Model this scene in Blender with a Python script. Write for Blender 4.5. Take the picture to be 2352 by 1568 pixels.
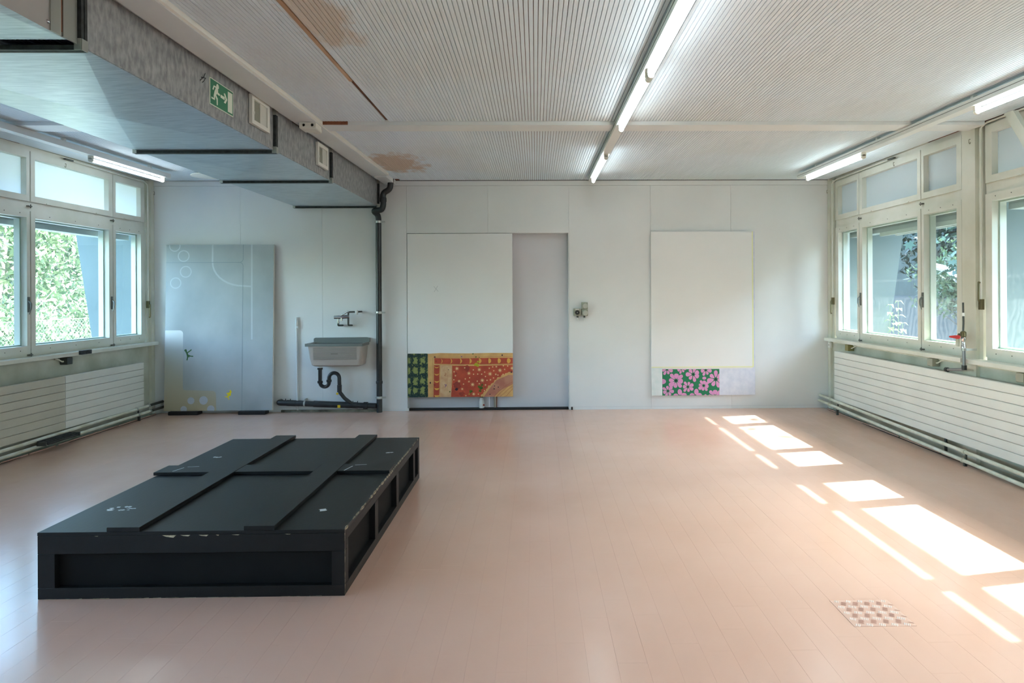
import bpy, bmesh, math, random
import numpy as np
from mathutils import Vector, Matrix, Quaternion
random.seed(7); RNG = np.random.default_rng(7)
scene = bpy.context.scene
COL = scene.collection
for o in list(bpy.data.objects): bpy.data.objects.remove(o, do_unlink=True)

# ------------------------------------------------------------------ camera
FPX, W, H = 1500.0, 2352, 1568
PPX, PPY, CAMZ = 1255.86, 676.12, 1.512
YAW, PITCH, ROLL = 0.0170211, -0.00054355, 0.00497688
cam = bpy.data.cameras.new('camera'); cam.sensor_width = 36.0; cam.lens = FPX / W * 36.0
cam.shift_x = (W / 2 - PPX) / W; cam.shift_y = (PPY - H / 2) / W
cam.clip_start = 0.05; cam.clip_end = 300
camo = bpy.data.objects.new('camera', cam); COL.objects.link(camo)
_fw = Vector((math.sin(YAW) * math.cos(PITCH), math.cos(YAW) * math.cos(PITCH), math.sin(PITCH)))
_rt = Vector((math.cos(YAW), -math.sin(YAW), 0)); _up = _rt.cross(_fw)
_r2 = _rt * math.cos(ROLL) - _up * math.sin(ROLL); _u2 = _rt * math.sin(ROLL) + _up * math.cos(ROLL)
_m = Matrix((_r2, _u2, -_fw)).transposed().to_4x4(); _m.translation = (0, 0, CAMZ)
camo.matrix_world = _m
scene.camera = camo

# ------------------------------------------------------------------ light
SUN_TO = Vector((1.0, 0.19, 0.88)).normalized()
world = bpy.data.worlds.new('world'); scene.world = world; world.use_nodes = True
_nt = world.node_tree; _bg = _nt.nodes['Background']
_sky = _nt.nodes.new('ShaderNodeTexSky'); _sky.sky_type = 'NISHITA'; _sky.sun_disc = False
_sky.sun_elevation = math.asin(SUN_TO.z); _sky.sun_rotation = math.atan2(SUN_TO.x, SUN_TO.y)
_sky.air_density = 1.0; _sky.dust_density = 2.2; _sky.ozone_density = 1.0
_nt.links.new(_sky.outputs[0], _bg.inputs[0]); _bg.inputs[1].default_value = 1.95
sun = bpy.data.lights.new('sun', 'SUN'); sun.energy = 15.0; sun.angle = math.radians(0.55); sun.color = (1.0, 0.98, 0.96)
suno = bpy.data.objects.new('sun', sun); COL.objects.link(suno)
suno.rotation_euler = (-SUN_TO).to_track_quat('-Z', 'Y').to_euler(); suno.location = (12, 3, 14)
TUBE_STRENGTH = 6.8
scene.view_settings.view_transform = 'Standard'; scene.view_settings.look = 'None'
scene.view_settings.gamma = 1.0; scene.view_settings.use_curve_mapping = False
scene.view_settings.exposure = 1.22
scene.cycles.use_denoising = True; scene.cycles.use_adaptive_sampling = True; scene.cycles.adaptive_threshold = 0.035
scene.cycles.max_bounces = 8; scene.cycles.diffuse_bounces = 4; scene.cycles.glossy_bounces = 3
scene.cycles.transparent_max_bounces = 12; scene.cycles.sample_clamp_indirect = 8.0
scene.cycles.caustics_reflective = False; scene.cycles.caustics_refractive = False

# ------------------------------------------------------------------ materials
def S(r, g, b, k=1.0):
    f = lambda c: (c / 255 / 12.92 if c / 255 <= .04045 else ((c / 255 + .055) / 1.055) ** 2.4) * k
    return (f(r), f(g), f(b))
MATS = {}
def mat(name, col, rough=.5, metal=0.0, spec=.5, var=0.0, vscale=3.0, col2=None, vdet=4, stretch=None,
        bump=0.0, bscale=60.0, emit=None, estr=0.0, coat=0.0, pos=(.35, .65)):
    m = bpy.data.materials.new(name); m.use_nodes = True; MATS[name] = m
    nt = m.node_tree; b = nt.nodes['Principled BSDF']
    b.inputs['Base Color'].default_value = (*col, 1); b.inputs['Roughness'].default_value = rough
    b.inputs['Metallic'].default_value = metal; b.inputs['Specular IOR Level'].default_value = spec
    if coat: b.inputs['Coat Weight'].default_value = coat
    co = None
    def coords():
        nonlocal co
        if co is None:
            t = nt.nodes.new('ShaderNodeNewGeometry'); mp = nt.nodes.new('ShaderNodeMapping')
            nt.links.new(t.outputs['Position'], mp.inputs[0])
            if stretch: mp.inputs['Scale'].default_value = stretch
            co = mp.outputs[0]
        return co
    if var or col2:
        n = nt.nodes.new('ShaderNodeTexNoise'); n.inputs['Scale'].default_value = vscale; n.inputs['Detail'].default_value = vdet
        nt.links.new(coords(), n.inputs['Vector'])
        r = nt.nodes.new('ShaderNodeValToRGB'); e = r.color_ramp.elements
        e[0].position, e[1].position = pos
        c2 = col2 if col2 else tuple(c * (1 - var) for c in col)
        e[0].color = (*c2, 1); e[1].color = (*col, 1)
        nt.links.new(n.outputs['Fac'], r.inputs[0]); nt.links.new(r.outputs[0], b.inputs['Base Color'])
    if bump:
        n2 = nt.nodes.new('ShaderNodeTexNoise'); n2.inputs['Scale'].default_value = bscale; n2.inputs['Detail'].default_value = 3
        nt.links.new(coords(), n2.inputs['Vector'])
        bp = nt.nodes.new('ShaderNodeBump'); bp.inputs['Strength'].default_value = bump; bp.inputs['Distance'].default_value = .01
        nt.links.new(n2.outputs['Fac'], bp.inputs['Height']); nt.links.new(bp.outputs[0], b.inputs['Normal'])
    if emit:
        b.inputs['Emission Color'].default_value = (*emit, 1); b.inputs['Emission Strength'].default_value = estr
    return m
mat('wall_white', S(226, 229, 229), .55, var=.05, vscale=1.3, bump=.02, bscale=220)
mat('door_grey', S(214, 214, 219), .55, var=.05, vscale=1.5)
mat('cream', S(227, 229, 222), .4, vscale=2.2, bump=.02, bscale=40, col2=S(210, 213, 200))
mat('cream_dirty', S(208, 213, 203), .5, vscale=2.6, col2=S(176, 182, 166), vdet=6)
mat('radiator_white', S(228, 230, 224), .35, var=.07, vscale=2.0)
mat('radiator_old', S(206, 203, 188), .42, var=.12, vscale=2.6)
mat('pipe_cream', S(226, 228, 216), .35, vscale=9, col2=S(204, 205, 184))
mat('post_paint', S(222, 224, 214), .42, vscale=2.0, col2=S(204, 206, 190))
mat('trough', S(150, 150, 134), .8, vscale=7, col2=S(70, 68, 58), vdet=6)
mat('floor_gap', S(52, 44, 38), .8)
mat('black_gap', S(28, 26, 24), .9)
mat('slit_board', S(116, 78, 58), .8, vscale=5, col2=S(84, 54, 40))
mat('bare_wood', S(150, 92, 62), .7, vscale=22, col2=S(120, 68, 42), stretch=(1, .1, 1))
mat('trim_white', S(224, 229, 229), .5, var=.05, vscale=2)
mat('galv', S(176, 179, 180), .5, metal=.3, vscale=34, col2=S(138, 142, 144), vdet=3, stretch=(1, 1, .45), bump=.02, bscale=26)
mat('galv_reflect', S(205, 214, 222), .36, metal=.85, vscale=60, col2=S(178, 190, 200), stretch=(.12, 1, 1), bump=.015, bscale=120)  # window reflection put into the colour: brighter, bluer than the side sheets
mat('duct_plate', S(172, 170, 168), .5, metal=.25, var=.05)
mat('flange_dark', S(66, 70, 70), .5, metal=.5, vscale=30, col2=S(48, 50, 50))
mat('zinc', S(176, 180, 172), .35, metal=.8)
mat('vent_white', S(232, 232, 224), .45)
mat('vent_mesh', S(150, 152, 138), .6, bump=.3, bscale=900)
mat('vent_slide', S(208, 210, 202), .5)
mat('sign_green', S(46, 128, 92), .4)
mat('sign_white', S(232, 240, 224), .4)
mat('ink', S(30, 28, 28), .6)
mat('lamp_white', S(226, 230, 228), .35)
mat('lamp_gap', S(60, 60, 58), .7)
mat('tube', (1, 1, 1), .3, emit=(.88, .98, 1.0), estr=TUBE_STRENGTH)
mat('holder', S(222, 222, 212), .5)
mat('black_paint', S(18, 19, 21), .46, spec=.4, vscale=9, col2=S(13, 14, 15), stretch=(1, .3, 1), bump=.05, bscale=60)
mat('black_inner', S(15, 16, 16), .65, spec=.25, vscale=6, col2=S(11, 11, 12))
mat('chip', S(206, 196, 170), .8, vscale=50, col2=S(150, 140, 118))
mat('chip_white', S(212, 216, 218), .7)
mat('canvas_edge', S(224, 224, 220), .7)
mat('canvas_white', S(233, 235, 234), .65, var=.03, vscale=1.2)
mat('canvas_pale', S(216, 219, 230), .65, vscale=14, col2=S(203, 208, 222))
mat('canvas_mint', S(224, 229, 228), .65, vscale=12, col2=S(210, 222, 220))
mat('yellow_line', S(228, 231, 176), .6)
mat('grey_line', S(200, 202, 208), .6)
mat('fabric_green', S(34, 122, 82), .8)
mat('fabric_pink', S(218, 150, 196), .8, var=.05, vscale=40)
mat('ring_dark', S(20, 60, 46), .8)
mat('pic_line', S(140, 154, 162), .6)
mat('pic_light', S(192, 201, 204), .6)
mat('pic_blue', S(188, 196, 208), .6)
mat('fig_green', S(56, 96, 52), .6); mat('fig_yellow', S(236, 218, 24), .6)
mat('fab_tan', S(222, 178, 112), .8, vscale=9, col2=S(206, 156, 100), vdet=6)
mat('fab_tan2', S(218, 184, 138), .8, vscale=16, col2=S(206, 158, 118), vdet=6)
mat('fab_red', S(196, 84, 56), .8, vscale=9, col2=S(172, 70, 50), vdet=6)
mat('fab_pinkish', S(196, 140, 112), .8, vscale=8, col2=S(178, 112, 92), vdet=6)
mat('fab_gold', S(224, 168, 76), .8); mat('fab_cream', S(232, 198, 142), .8)
mat('fab_dark', S(148, 60, 48), .8, vscale=20, col2=S(166, 66, 48))
mat('fab_spot', S(66, 40, 48), .8); mat('fab_leaf', S(86, 108, 26), .8, vscale=30, col2=S(52, 88, 24))
mat('fab_lime', S(178, 172, 40), .8); mat('fab_purple', S(120, 84, 128), .8); mat('fab_line', S(176, 112, 72), .8)
mat('pencil', S(196, 198, 200), .8)
mat('rubber', S(26, 26, 28), .7)
mat('pipe_black', S(42, 46, 48), .33, vscale=14, col2=S(34, 37, 39))
mat('sticker_yellow', S(226, 196, 30), .5)
mat('clamp', S(190, 194, 190), .3, metal=.7)
mat('sink_body', S(176, 166, 158), .42, var=.05, vscale=6)
mat('sink_rib', S(136, 128, 120), .5)
mat('sink_rim', S(112, 117, 114), .4)
mat('sink_inside', S(70, 74, 72), .4)
mat('chrome', S(196, 198, 200), .12, metal=1.0)
mat('old_iron', S(78, 82, 78), .5, metal=.4)
mat('knob_clear', S(226, 228, 226), .2)
mat('white_plastic', S(228, 230, 226), .4)
mat('socket_grey', S(158, 160, 144), .5, var=.06, vscale=20)
mat('socket_lid', S(182, 184, 174), .4)
mat('olive_box', S(140, 136, 84), .5)
mat('brass_dark', S(98, 90, 62), .4, metal=.6)
mat('handle_grey', S(112, 112, 106), .35, metal=.7)
mat('steel_pipe', S(140, 144, 146), .35, metal=.7)
mat('lever_red', S(206, 46, 44), .4)
mat('floor_plate', S(208, 172, 156), .4, spec=.4)
mat('plate_bar_glint', S(230, 218, 212), .3, spec=.6)
mat('plate_bar_dull', S(208, 166, 148), .5)
mat('fin_concrete', S(110, 122, 122), .8, vscale=1.5, col2=S(100, 113, 114))
mat('soffit', S(222, 224, 226), .8); mat('bounce_pale', S(196, 198, 198), .9, vscale=1.2, col2=S(178, 180, 180))
mat('blind_box', S(196, 202, 204), .5)
mat('blind_bar', S(240, 242, 240), .4)
mat('grass', S(78, 98, 58), .9, vscale=2, col2=S(58, 78, 46))
mat('soil', S(46, 50, 44), .95, vscale=2, col2=S(34, 38, 34))
mat('bark', S(96, 90, 80), .9, vscale=16, col2=S(66, 62, 56))
mat('bark_pale', S(178, 172, 160), .9, vscale=16, col2=S(140, 134, 124))
mat('fence_wire', S(120, 126, 118), .6)
mat('shed_wall', S(62, 68, 64), .9, vscale=8, col2=S(46, 52, 48), stretch=(1, 1, .15))

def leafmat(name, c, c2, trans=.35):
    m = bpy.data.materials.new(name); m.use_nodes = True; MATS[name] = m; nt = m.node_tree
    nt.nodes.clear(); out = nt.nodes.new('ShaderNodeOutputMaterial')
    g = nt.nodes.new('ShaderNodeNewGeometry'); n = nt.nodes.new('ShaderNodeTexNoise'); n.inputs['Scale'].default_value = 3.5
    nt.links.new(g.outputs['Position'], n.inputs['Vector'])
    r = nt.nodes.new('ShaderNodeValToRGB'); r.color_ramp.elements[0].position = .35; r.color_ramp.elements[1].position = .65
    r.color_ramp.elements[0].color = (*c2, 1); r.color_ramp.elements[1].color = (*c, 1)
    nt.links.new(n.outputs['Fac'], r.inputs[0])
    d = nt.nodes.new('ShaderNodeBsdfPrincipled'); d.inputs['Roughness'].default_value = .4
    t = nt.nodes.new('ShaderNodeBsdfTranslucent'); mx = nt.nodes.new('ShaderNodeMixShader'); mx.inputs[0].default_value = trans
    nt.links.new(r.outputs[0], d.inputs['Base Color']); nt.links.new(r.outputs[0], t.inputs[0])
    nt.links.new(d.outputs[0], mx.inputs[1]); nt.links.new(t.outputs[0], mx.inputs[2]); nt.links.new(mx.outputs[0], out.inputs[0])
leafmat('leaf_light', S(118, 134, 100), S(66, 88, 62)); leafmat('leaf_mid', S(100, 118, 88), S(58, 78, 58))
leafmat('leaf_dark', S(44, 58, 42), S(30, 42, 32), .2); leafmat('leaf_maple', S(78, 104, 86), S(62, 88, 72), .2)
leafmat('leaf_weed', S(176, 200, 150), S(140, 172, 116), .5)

def glassmat():
    m = bpy.data.materials.new('glass'); m.use_nodes = True; MATS['glass'] = m; nt = m.node_tree; nt.nodes.clear()
    out = nt.nodes.new('ShaderNodeOutputMaterial')
    tr = nt.nodes.new('ShaderNodeBsdfTransparent'); tr.inputs[0].default_value = (.87, .945, .93, 1)
    gl = nt.nodes.new('ShaderNodeBsdfGlossy'); gl.inputs['Roughness'].default_value = .02
    fr = nt.nodes.new('ShaderNodeLayerWeight'); fr.inputs[0].default_value = .5
    pw = nt.nodes.new('ShaderNodeMath'); pw.operation = 'POWER'; pw.inputs[1].default_value = 5.0; nt.links.new(fr.outputs['Facing'], pw.inputs[0])
    fm = nt.nodes.new('ShaderNodeMapRange'); fm.inputs[3].default_value = .035; fm.inputs[4].default_value = .6; nt.links.new(pw.outputs[0], fm.inputs[0])
    mx = nt.nodes.new('ShaderNodeMixShader'); nt.links.new(fm.outputs[0], mx.inputs[0])
    nt.links.new(tr.outputs[0], mx.inputs[1]); nt.links.new(gl.outputs[0], mx.inputs[2])
    # dust film with wiping marks
    ge = nt.nodes.new('ShaderNodeNewGeometry'); wv = nt.nodes.new('ShaderNodeTexWave'); wv.wave_type = 'RINGS'
    wv.inputs['Scale'].default_value = 5.0; wv.inputs['Distortion'].default_value = 14; wv.inputs['Detail'].default_value = 3
    nt.links.new(ge.outputs['Position'], wv.inputs['Vector'])
    mr = nt.nodes.new('ShaderNodeMapRange'); mr.inputs[3].default_value = .005; mr.inputs[4].default_value = .013
    nt.links.new(wv.outputs['Fac'], mr.inputs[0])
    du = nt.nodes.new('ShaderNodeBsdfTranslucent'); du.inputs[0].default_value = (.86, .92, .95, 1)
    mx2 = nt.nodes.new('ShaderNodeMixShader'); nt.links.new(mr.outputs[0], mx2.inputs[0])
    nt.links.new(mx.outputs[0], mx2.inputs[1]); nt.links.new(du.outputs[0], mx2.inputs[2])
    nt.links.new(mx2.outputs[0], out.inputs[0])
    m2 = bpy.data.materials.new('frosted_glass'); m2.use_nodes = True; MATS['frosted_glass'] = m2; nt = m2.node_tree; nt.nodes.clear()
    out = nt.nodes.new('ShaderNodeOutputMaterial'); t = nt.nodes.new('ShaderNodeBsdfTranslucent'); t.inputs[0].default_value = (.92, .97, 1.0, 1)
    d = nt.nodes.new('ShaderNodeBsdfPrincipled'); d.inputs['Base Color'].default_value = (.84, .90, .92, 1); d.inputs['Roughness'].default_value = .35
    mx = nt.nodes.new('ShaderNodeMixShader'); mx.inputs[0].default_value = .42
    nt.links.new(t.outputs[0], mx.inputs[1]); nt.links.new(d.outputs[0], mx.inputs[2]); nt.links.new(mx.outputs[0], out.inputs[0])
glassmat()

def floormat():
    m = mat('floor_paint', S(226, 180, 154), .24, spec=.85)
    nt = m.node_tree; b = nt.nodes['Principled BSDF']
    g = nt.nodes.new('ShaderNodeNewGeometry'); oi = nt.nodes.new('ShaderNodeObjectInfo')
    n = nt.nodes.new('ShaderNodeTexNoise'); n.inputs['Scale'].default_value = .9; n.inputs['Detail'].default_value = 5
    nt.links.new(g.outputs['Position'], n.inputs['Vector'])
    r = nt.nodes.new('ShaderNodeValToRGB'); r.color_ramp.elements[0].position = .35; r.color_ramp.elements[1].position = .7
    r.color_ramp.elements[0].color = (*S(217, 176, 157), 1); r.color_ramp.elements[1].color = (*S(223, 185, 168), 1)
    nt.links.new(n.outputs['Fac'], r.inputs[0]); nt.links.new(r.outputs[0], b.inputs['Base Color'])
    n3 = nt.nodes.new('ShaderNodeTexNoise'); n3.inputs['Scale'].default_value = 6; n3.inputs['Detail'].default_value = 4
    nt.links.new(g.outputs['Position'], n3.inputs['Vector'])
    mr = nt.nodes.new('ShaderNodeMapRange'); mr.inputs[3].default_value = .17; mr.inputs[4].default_value = .26
    nt.links.new(n3.outputs['Fac'], mr.inputs[0]); nt.links.new(mr.outputs[0], b.inputs['Roughness'])
    n2 = nt.nodes.new('ShaderNodeTexNoise'); n2.inputs['Scale'].default_value = 14; n2.inputs['Detail'].default_value = 2
    nt.links.new(g.outputs['Position'], n2.inputs['Vector'])
    bp = nt.nodes.new('ShaderNodeBump'); bp.inputs['Strength'].default_value = .06; bp.inputs['Distance'].default_value = .004
    nt.links.new(n2.outputs['Fac'], bp.inputs['Height']); nt.links.new(bp.outputs[0], b.inputs['Normal'])
floormat()

def slatmat():
    """white painted slats with two brown water stains and yellowing"""
    m = mat('slat_paint', S(226, 225, 220), .7, spec=.2); nt = m.node_tree; b = nt.nodes['Principled BSDF']; L = nt.links.new
    g = nt.nodes.new('ShaderNodeNewGeometry'); sp = nt.nodes.new('ShaderNodeSeparateXYZ'); L(g.outputs['Position'], sp.inputs[0])
    def M(op, a, c=None):
        n = nt.nodes.new('ShaderNodeMath'); n.operation = op
        for i, v in enumerate((a, c)):
            if v is None: continue
            if hasattr(v, 'links'): L(v, n.inputs[i])
            else: n.inputs[i].default_value = v
        return n.outputs[0]
    nz = nt.nodes.new('ShaderNodeTexNoise'); nz.inputs['Scale'].default_value = 5.5; nz.inputs['Detail'].default_value = 6; nz.inputs['Roughness'].default_value = .62
    mp = nt.nodes.new('ShaderNodeMapping'); mp.inputs['Scale'].default_value = (1.6, .8, 1); L(g.outputs['Position'], mp.inputs[0]); L(mp.outputs[0], nz.inputs['Vector'])
    cur = None
    def blob(cx, cy, rx, ry, edge):
        dx = M('DIVIDE', M('SUBTRACT', sp.outputs[0], cx), rx); dy = M('DIVIDE', M('SUBTRACT', sp.outputs[1], cy), ry)
        d = M('SQRT', M('ADD', M('MULTIPLY', dx, dx), M('MULTIPLY', dy, dy)))
        v = M('ADD', M('SUBTRACT', 1.0, d), M('MULTIPLY', M('SUBTRACT', nz.outputs['Fac'], .5), edge))
        mr = nt.nodes.new('ShaderNodeMapRange'); mr.inputs[1].default_value = .0; mr.inputs[2].default_value = .42; L(v, mr.inputs[0]); return mr.outputs[0]
    def mix(fac, base, colr):
        mx = nt.nodes.new('ShaderNodeMix'); mx.data_type = 'RGBA'; L(fac, mx.inputs[0])
        if hasattr(base, 'links'): L(base, mx.inputs[6])
        else: mx.inputs[6].default_value = (*base, 1)
        mx.inputs[7].default_value = (*colr, 1); return mx.outputs[2]
    # yellowing patches
    nb = nt.nodes.new('ShaderNodeTexNoise'); nb.inputs['Scale'].default_value = .8; nb.inputs['Detail'].default_value = 3; L(g.outputs['Position'], nb.inputs['Vector'])
    mr = nt.nodes.new('ShaderNodeMapRange'); mr.inputs[1].default_value = .45; mr.inputs[2].default_value = .75; mr.inputs[4].default_value = .7; L(nb.outputs['Fac'], mr.inputs[0])
    c = mix(mr.outputs[0], S(221, 233, 241), S(217, 222, 221))
    c = mix(M('MULTIPLY', blob(-1.13, 3.42, .19, .46, 1.7), .6), c, S(196, 166, 130))
    c = mix(M('MULTIPLY', blob(-1.56, 7.38, .36, .62, 1.7), .7), c, S(194, 158, 120))
    L(c, b.inputs['Base Color'])
slatmat()
mat('slat_bare', S(200, 170, 140), .7, vscale=12, col2=S(172, 136, 104), stretch=(1, .15, 1))

def plaidmat():
    m = mat('plaid', S(120, 132, 70), .85); nt = m.node_tree; b = nt.nodes['Principled BSDF']; L = nt.links.new
    g = nt.nodes.new('ShaderNodeNewGeometry')
    def stripes(scale, direction, dist):
        w = nt.nodes.new('ShaderNodeTexWave'); w.wave_type = 'BANDS'; w.bands_direction = direction
        w.inputs['Scale'].default_value = scale; w.inputs['Distortion'].default_value = dist; w.inputs['Detail'].default_value = 4; w.inputs['Detail Scale'].default_value = 8
        L(g.outputs['Position'], w.inputs['Vector']); return w.outputs['Fac']
    n = nt.nodes.new('ShaderNodeTexNoise'); n.inputs['Scale'].default_value = 60; n.inputs['Detail'].default_value = 3; L(g.outputs['Position'], n.inputs['Vector'])
    a = nt.nodes.new('ShaderNodeMath'); a.operation = 'MAXIMUM'; L(stripes(3.4, 'X', 2.5), a.inputs[0]); L(stripes(2.4, 'Z', 2.5), a.inputs[1])
    s = nt.nodes.new('ShaderNodeMath'); s.operation = 'MULTIPLY'; L(a.outputs[0], s.inputs[0]); L(n.outputs['Fac'], s.inputs[1])
    r = nt.nodes.new('ShaderNodeValToRGB'); r.color_ramp.elements[0].position = .24; r.color_ramp.elements[1].position = .42
    r.color_ramp.elements[0].color = (*S(142, 152, 88), 1); r.color_ramp.elements[1].color = (*S(34, 56, 54), 1)
    L(s.outputs[0], r.inputs[0]); L(r.outputs[0], b.inputs['Base Color'])
plaidmat()

def picmat():
    """cloudy blue-grey painting ground"""
    m = mat('pic_ground', S(178, 186, 189), .5, vscale=1.6, col2=S(156, 165, 169), vdet=6, stretch=(1, 1, .8))
    m = mat('pic_tan', S(196, 190, 170), .55); nt = m.node_tree; b = nt.nodes['Principled BSDF']
    g = nt.nodes.new('ShaderNodeNewGeometry'); sp = nt.nodes.new('ShaderNodeSeparateXYZ'); nt.links.new(g.outputs['Position'], sp.inputs[0])
    r = nt.nodes.new('ShaderNodeValToRGB'); mr = nt.nodes.new('ShaderNodeMapRange'); mr.inputs[1].default_value = .05; mr.inputs[2].default_value = 1.07
    nt.links.new(sp.outputs[2], mr.inputs[0]); nt.links.new(mr.outputs[0], r.inputs[0]); e = r.color_ramp.elements
    e[0].color = (*S(178, 169, 142), 1); e[1].color = (*S(226, 230, 228), 1); e[1].position = .98
    k = e.new(.75); k.color = (*S(178, 186, 184), 1); nt.links.new(r.outputs[0], b.inputs['Base Color'])
picmat()

# ------------------------------------------------------------------ mesh helpers
class MB:
    def __init__(s): s.v = []; s.f = []; s.sm = []
    def add(s, vs, fs, smooth=False):
        o = len(s.v); s.v += [tuple(p) for p in vs]; s.f += [tuple(i + o for i in f) for f in fs]; s.sm += [smooth] * len(fs); return s
    def box(s, x0, x1, y0, y1, z0, z1):
        x0, x1 = sorted((x0, x1)); y0, y1 = sorted((y0, y1)); z0, z1 = sorted((z0, z1))
        return s.add([(x0, y0, z0), (x1, y0, z0), (x1, y1, z0), (x0, y1, z0), (x0, y0, z1), (x1, y0, z1), (x1, y1, z1), (x0, y1, z1)],
                     [(0, 3, 2, 1), (4, 5, 6, 7), (0, 1, 5, 4), (1, 2, 6, 5), (2, 3, 7, 6), (3, 0, 4, 7)])
    def cbox(s, x0, x1, y0, y1, z0, z1, c):
        """box with chamfered vertical outline and top edge"""
        x0, x1 = sorted((x0, x1)); y0, y1 = sorted((y0, y1)); z0, z1 = sorted((z0, z1))
        def ring(z, i): return [(x0 + i, y0 + i, z), (x1 - i, y0 + i, z), (x1 - i, y1 - i, z), (x0 + i, y1 - i, z)]
        vs = ring(z0, c) + ring(z0 + c, 0) + ring(z1 - c, 0) + ring(z1, c)
        fs = [(3, 2, 1, 0), (12, 13, 14, 15)]
        for k in range(3):
            for i in range(4): fs.append((4 * k + i, 4 * k + (i + 1) % 4, 4 * k + 4 + (i + 1) % 4, 4 * k + 4 + i))
        return s.add(vs, fs)
    def prism(s, poly, fn, t0, t1):
        """poly of (a,b); fn(a,b,t)->xyz; extruded from t0 to t1"""
        n = len(poly); vs = [fn(a, b, t0) for a, b in poly] + [fn(a, b, t1) for a, b in poly]
        fs = [tuple(range(n))[::-1], tuple(range(n, 2 * n))] + [(i, (i + 1) % n, n + (i + 1) % n, n + i) for i in range(n)]
        return s.add(vs, fs)
    def poly(s, pts): return s.add(pts, [tuple(range(len(pts)))])
    def sweep(s, path, r, n=12, caps=True):
        P = [Vector(p) for p in path]; rr = r if hasattr(r, '__len__') else [r] * len(P)
        T = []
        for i in range(len(P)):
            a = P[max(i - 1, 0)]; b = P[min(i + 1, len(P) - 1)]
            if 0 < i < len(P) - 1: t = (P[i] - a).normalized() + (b - P[i]).normalized()
            else: t = b - a
            T.append(t.normalized() if t.length > 1e-9 else Vector((0, 0, 1)))
        ref = Vector((0, 0, 1)) if abs(T[0].z) < .9 else Vector((1, 0, 0))
        N = (ref - T[0] * ref.dot(T[0])).normalized(); vs = []
        for i, p in enumerate(P):
            if i: N = (T[i - 1].rotation_difference(T[i]) @ N).normalized()
            B = T[i].cross(N)
            for k in range(n):
                a = 2 * math.pi * k / n; vs.append(p + (N * math.cos(a) + B * math.sin(a)) * rr[i])
        fs = [(i * n + k, i * n + (k + 1) % n, (i + 1) * n + (k + 1) % n, (i + 1) * n + k) for i in range(len(P) - 1) for k in range(n)]
        s.add(vs, fs, True)
        if caps:
            o = len(s.v) - len(vs); s.f += [tuple(o + k for k in range(n))[::-1], tuple(o + (len(P) - 1) * n + k for k in range(n))]; s.sm += [False, False]
        return s
    def cyl(s, a, b, r, n=16, r2=None): return s.sweep([a, b], [r, r if r2 is None else r2], n)
    def lathe(s, prof, base, axis='Z', n=20):
        """prof of (r,h) along axis from base"""
        bx, by, bz = base; vs = []
        for r, h in prof:
            for k in range(n):
                a = 2 * math.pi * k / n; c, d = r * math.cos(a), r * math.sin(a)
                vs.append({'Z': (bx + c, by + d, bz + h), 'Y': (bx + c, by + h, bz + d), 'X': (bx + h, by + c, bz + d)}[axis])
        m = len(prof); fs = [(i * n + k, i * n + (k + 1) % n, (i + 1) * n + (k + 1) % n, (i + 1) * n + k) for i in range(m - 1) for k in range(n)]
        fs += [tuple(range(n)), tuple((m - 1) * n + k for k in range(n))]
        return s.add(vs, fs, True)
    def mesh(s, name, mname):
        me = bpy.data.meshes.new(name); me.from_pydata(s.v, [], s.f)
        me.polygons.foreach_set('use_smooth', s.sm); 
        bm = bmesh.new(); bm.from_mesh(me); bmesh.ops.recalc_face_normals(bm, faces=bm.faces); bm.to_mesh(me); bm.free()
        if any(s.sm): me.set_sharp_from_angle(angle=math.radians(42))
        me.materials.append(MATS[mname]); me.update(); return me
    def build(s, name, mname, parent=None, label=None):
        o = bpy.data.objects.new(name, s.mesh(name, mname)); COL.objects.link(o)
        if parent: o.parent = parent; o.matrix_parent_inverse = Matrix.Translation(-Vector(parent.location)) if parent.parent is None else Matrix()
        if label: o['label'] = label
        return o
def build_each(mb, name, mname, parent):
    par = list(range(len(mb.v)))
    def fd(a):
        while par[a] != a: par[a] = par[par[a]]; a = par[a]
        return a
    for f in mb.f:
        for q in f[1:]: par[fd(q)] = fd(f[0])
    groups = {}
    for f, sm in zip(mb.f, mb.sm): groups.setdefault(fd(f[0]), []).append((f, sm))
    for g in groups.values():
        ids = sorted({i for f, _ in g for i in f}); mp = {i: k for k, i in enumerate(ids)}; n = MB()
        n.v = [mb.v[i] for i in ids]; n.f = [tuple(mp[i] for i in f) for f, _ in g]; n.sm = [q for _, q in g]; n.build(name, mname, parent)
def BX(name, m, parent, *a, label=None): return MB().box(*a).build(name, m, parent, label)
def thing(name, label, cat, loc=(0, 0, 0), group=None, kind=None):
    o = bpy.data.objects.new(name, None); COL.objects.link(o); o.location = loc; o.empty_display_size = .1
    o['label'] = label; o['category'] = cat
    if group: o['group'] = group
    if kind: o['kind'] = kind
    return o
def tag(o, label, cat, group=None, kind=None):
    o['label'] = label; o['category'] = cat
    if group: o['group'] = group
    if kind: o['kind'] = kind
    return o
def linkcopy(src, name, parent, loc):
    c = bpy.data.objects.new(name, src); COL.objects.link(c); c.parent = parent; c.location = loc; return c
def bend(pts, r, n=6):
    """round the corners of a polyline"""
    P = [Vector(p) for p in pts]; out = [P[0]]
    for i in range(1, len(P) - 1):
        a = (P[i - 1] - P[i]); b = (P[i + 1] - P[i]); q = min(r, a.length * .49, b.length * .49)
        p0 = P[i] + a.normalized() * q; p1 = P[i] + b.normalized() * q
        for k in range(n + 1):
            t = k / n; out.append(p0 * (1 - t) ** 2 + P[i] * 2 * t * (1 - t) + p1 * t * t)
    out.append(P[-1]); return out
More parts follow.
